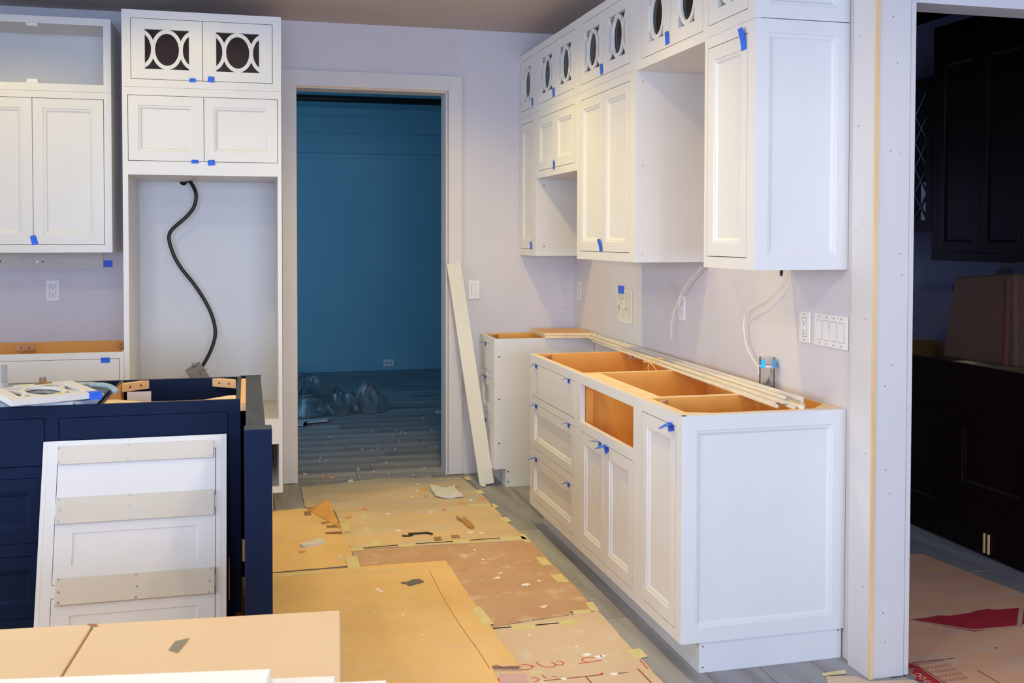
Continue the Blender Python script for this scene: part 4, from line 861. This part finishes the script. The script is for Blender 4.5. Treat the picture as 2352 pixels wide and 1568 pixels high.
# ================================================================ BLUE ROOM CONTENTS
rod = tag(MB().tube([(-1.85, 9.0, 2.70), (3.25, 9.0, 2.70)], .03, 12).build('black_pipe', RUBBER), 'long black pipe under the ceiling of the blue room', 'pipe')
pf = thing('plastic_sheeting', 'crumpled heap of clear plastic sheeting beside the left jamb in the blue room', 'plastic sheeting')
def film(name, label, cx, cy, sx, sy, hgt, seed, sharp=2.0, fold=None):
    n = 34; vs = []; off = Vector((seed*7.3, seed*3.1, 0))
    for i in range(n+1):
        for k in range(n+1):
            a, b = i/n*2-1, k/n*2-1; r = min(1, math.hypot(a, b)); env = (1-r**3)
            q = Vector((a*sharp, b*sharp, 0))+off
            z = hgt*env*(.55+.7*noise.noise(q)+.22*(1-2*abs(noise.noise(q*2.1)))+.05*noise.noise(q*9)) ; z = max(z, .003+.008*abs(noise.noise(q*4)))
            wx = .25*noise.noise(q*1.3+Vector((5, 0, 0))); wy = .25*noise.noise(q*1.3+Vector((0, 9, 0)))
            if r >= .999: pass
            m_ = max(abs(a), abs(b)); s = (math.hypot(a, b)/m_) if m_ > 0 else 1
            vs.append((cx+sx*(a/s+wx), cy+sy*(b/s+wy), z))
    fs = [(i*(n+1)+k, (i+1)*(n+1)+k, (i+1)*(n+1)+k+1, i*(n+1)+k+1) for i in range(n) for k in range(n)]
    return MB().add(vs, fs).build('crumpled_fold', FILM, pf)
film('plastic_sheeting', 'left heap of crumpled clear plastic beside the door jamb', .50, 8.75, .30, .60, .30, 1, 1.1)
film('plastic_sheeting', 'middle crumpled plastic hump with a bright blue glint', .74, 8.60, .22, .35, .24, 2, 1.2)
film('plastic_sheeting', 'right open lobe of crumpled clear plastic, lowest and roundest', 1.01, 8.55, .16, .26, .27, 3, 1.0)
scrap('plastic_flap', 'flat pale plastic flap in front of the crumpled heap', [(672, 970), (700, 966), (758, 962), (752, 968), (700, 972), (696, 979), (684, 978)], .01, .012, mat('pale_film', (.45, .55, .62), .35), cat='plastic sheeting')
scrap('paper_scrap', 'little white scrap with a red end at the right jamb', [(1000, 946), (1014, 945), (1014, 949), (1006, 950)], .0, .01, PAPER)
# ================================================================ UNLIT SIDE ROOM
XD = 3.30
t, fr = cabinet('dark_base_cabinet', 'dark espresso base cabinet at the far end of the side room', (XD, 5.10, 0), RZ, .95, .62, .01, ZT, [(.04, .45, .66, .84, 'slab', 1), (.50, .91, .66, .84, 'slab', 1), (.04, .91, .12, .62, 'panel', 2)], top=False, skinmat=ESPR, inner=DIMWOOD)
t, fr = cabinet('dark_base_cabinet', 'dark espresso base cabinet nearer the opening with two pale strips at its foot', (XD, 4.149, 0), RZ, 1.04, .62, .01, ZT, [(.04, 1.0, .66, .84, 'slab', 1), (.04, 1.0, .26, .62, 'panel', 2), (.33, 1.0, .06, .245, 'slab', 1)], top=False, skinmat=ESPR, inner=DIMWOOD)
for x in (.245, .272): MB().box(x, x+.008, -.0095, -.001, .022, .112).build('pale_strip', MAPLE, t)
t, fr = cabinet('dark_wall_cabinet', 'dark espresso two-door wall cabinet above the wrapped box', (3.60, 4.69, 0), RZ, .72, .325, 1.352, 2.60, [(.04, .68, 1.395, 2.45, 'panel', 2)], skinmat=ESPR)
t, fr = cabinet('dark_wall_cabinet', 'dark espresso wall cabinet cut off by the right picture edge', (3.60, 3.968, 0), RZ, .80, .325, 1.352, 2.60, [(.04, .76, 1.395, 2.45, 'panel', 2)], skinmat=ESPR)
t = thing('dark_glass_cabinet', 'dark wall cabinet with diamond lattice glass behind the wall end', 'cabinet', (3.62, 5.35, 0), RZ)
g = MB(); plate(g, [0, .05, .58, .63], [1.51, 1.57, 2.30, 2.35], [(.05, .58, 1.57, 2.30)], 0, .02); g.build('face_frame', ESPR, t)
MB().box(.005, .625, .021, .30, 1.51, 2.35).build('carcass', ESPR, t) if 0 else None
for q in ((.0, .016), (.614, .63)): MB().box(q[0], q[1], .0201, .305, 1.51, 2.35).build('side_panel', ESPR, t)
MB().box(.016, .614, .29, .305, 1.51, 2.35).build('back_panel', ESPR, t); MB().box(.016, .614, .0201, .29, 1.51, 1.53).build('bottom_panel', ESPR, t)
g = MB(); n = 6
for k in range(-8, 9):
    for s in (1, -1):
        x0, z0 = .05, 1.57+k*.145
        P = []
        for a in (0, .53):
            P.append((x0+a, .008, z0+s*a*1.37))
        (ax0, _, az0), (ax1, _, az1) = P
        lo, hi = 1.57, 2.30
        def clipz(z): return (z-az0)/(az1-az0)
        t0_, t1_ = 0, 1
        ta, tb = sorted((clipz(lo), clipz(hi))); t0_, t1_ = max(0, ta), min(1, tb)
        if t1_-t0_ > .02: g.tube([(ax0+(ax1-ax0)*q, .008, az0+(az1-az0)*q) for q in (t0_, t1_)], .004, 4)
g.build('diamond_lattice', mat('dull_lead', (.06, .07, .08), .6), t); MB().box(.05, .58, .012, .015, 1.57, 2.30).build('glass_pane', GLASS, t)
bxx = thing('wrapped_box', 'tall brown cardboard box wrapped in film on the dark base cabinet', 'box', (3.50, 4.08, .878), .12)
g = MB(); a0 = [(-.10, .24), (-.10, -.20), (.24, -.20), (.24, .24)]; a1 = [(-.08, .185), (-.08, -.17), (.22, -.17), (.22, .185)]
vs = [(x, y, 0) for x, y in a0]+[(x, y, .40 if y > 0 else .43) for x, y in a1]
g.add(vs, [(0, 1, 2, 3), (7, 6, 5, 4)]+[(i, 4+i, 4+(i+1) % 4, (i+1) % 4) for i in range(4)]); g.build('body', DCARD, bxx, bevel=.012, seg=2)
MB().add([(-.07, .19, .37), (-.03, .255, .345), (-.07, .19, .31), (-.05, .17, .34)], [(0, 1, 2), (2, 1, 0), (0, 2, 3)]).build('torn_flap', DCARD, bxx)
MB().add([(-.08, -.05, .42), (-.09, -.15, .47), (0, -.15, .49), (.05, -.05, .43), (0, .0, .44)], [(0, 1, 2, 3, 4), (4, 3, 2, 1, 0)]).build('film_wrap', FILM, bxx)
g = MB().box(-.104, -.100, -.155, -.135, .0, .40).build('corner_seam', mat('red_brown_tape', (.18, .06, .045), .4), bxx, rot=(0, .03, 0))
# paper on the side room floor
s7 = thing('floor_paper', 'brown floor paper with a big red printed shape in the side room', 'floor covering', (0, 0, 0), 0)
P = [(2.20, 2.3), (2.17, 2.93), (2.26, 3.3), (2.25, 4.35), (3.05, 4.0), (3.12, 3.4), (3.12, 2.3)]
MB().prism(jag(P, seed=8), .0002, .0020).build('sheet', mat('brown_floor_paper', (.80, .46, .27), .7, (.68, .37, .23), 3, stretch=(.5, 2, 1), third=(.60, .46, .38), tscale=9, tpos=(.55, .75)), s7)
patch(s7, ((2085, 1423), (2130, 1418), (2155, 1413), (2180, 1414), (2230, 1407), (2243, 1402), (2270, 1398), (2285, 1400), (2340, 1396), (2352, 1398), (2352, 1433), (2238, 1450)), .0022, REDP, 'red_shape')
g = MB(); stroke(g, ((2090, 1423), (2235, 1446)), .003, .010); stroke(g, ((2235, 1446), (2352, 1436)), .003, .010); stroke(g, ((2346, 1397), (2341, 1436)), .003, .016); g.build('tan_outline', TANP, s7)
z8 = lambda *p: [(2070+x/8.34, 1480+y/8.34) for x, y in p]
patch(s7, z8((100, 320), (330, 430), (780, 734), (600, 734), (400, 700), (260, 670), (300, 610), (100, 480)), .0023, REDP, 'red_banner')
g = MB()
for pts in (z8((130, 470), (250, 460), (150, 500), (240, 520)), z8((260, 555), (340, 550), (375, 572), (350, 600), (310, 605)), z8((345, 640), (380, 660), (440, 655), (470, 640), (440, 618), (390, 615), (350, 625)), z8((430, 700), (520, 690), (470, 725), (560, 690))): stroke(g, pts, .003, .0045)
g.build('banner_letters', TANP, s7)
g = MB()
for i in range(9):
    a = (520-i*35+0, 330+i*12); 
    for k in range(5):
        x0 = 300+i*58+k*110; y0 = 345-i*9+k*82
        stroke(g, z8((x0, y0), (x0+70+8*(k % 2), y0+54)), .0028, .003)
stroke(g, z8((215, 345), (1020, 258)), .0028, .005); stroke(g, z8((230, 352), (850, 734)), .0028, .005); stroke(g, z8((1460, 490), (1880, 734)), .0028, .005)
g.build('printed_text_rows', DRED, s7)['kind'] = 'stuff'
g = MB()
for pts in (((2083, 1508), (2200, 1498), (2300, 1486)), ((2270, 1478), (2310, 1498), (2352, 1517)), ((2083, 1325), (2180, 1318), (2280, 1309))): stroke(g, pts, .0027, .008)
g = g.build('scuffs', mat('pale_scuff', (.62, .50, .42), .8), s7); g['kind'] = 'stuff'
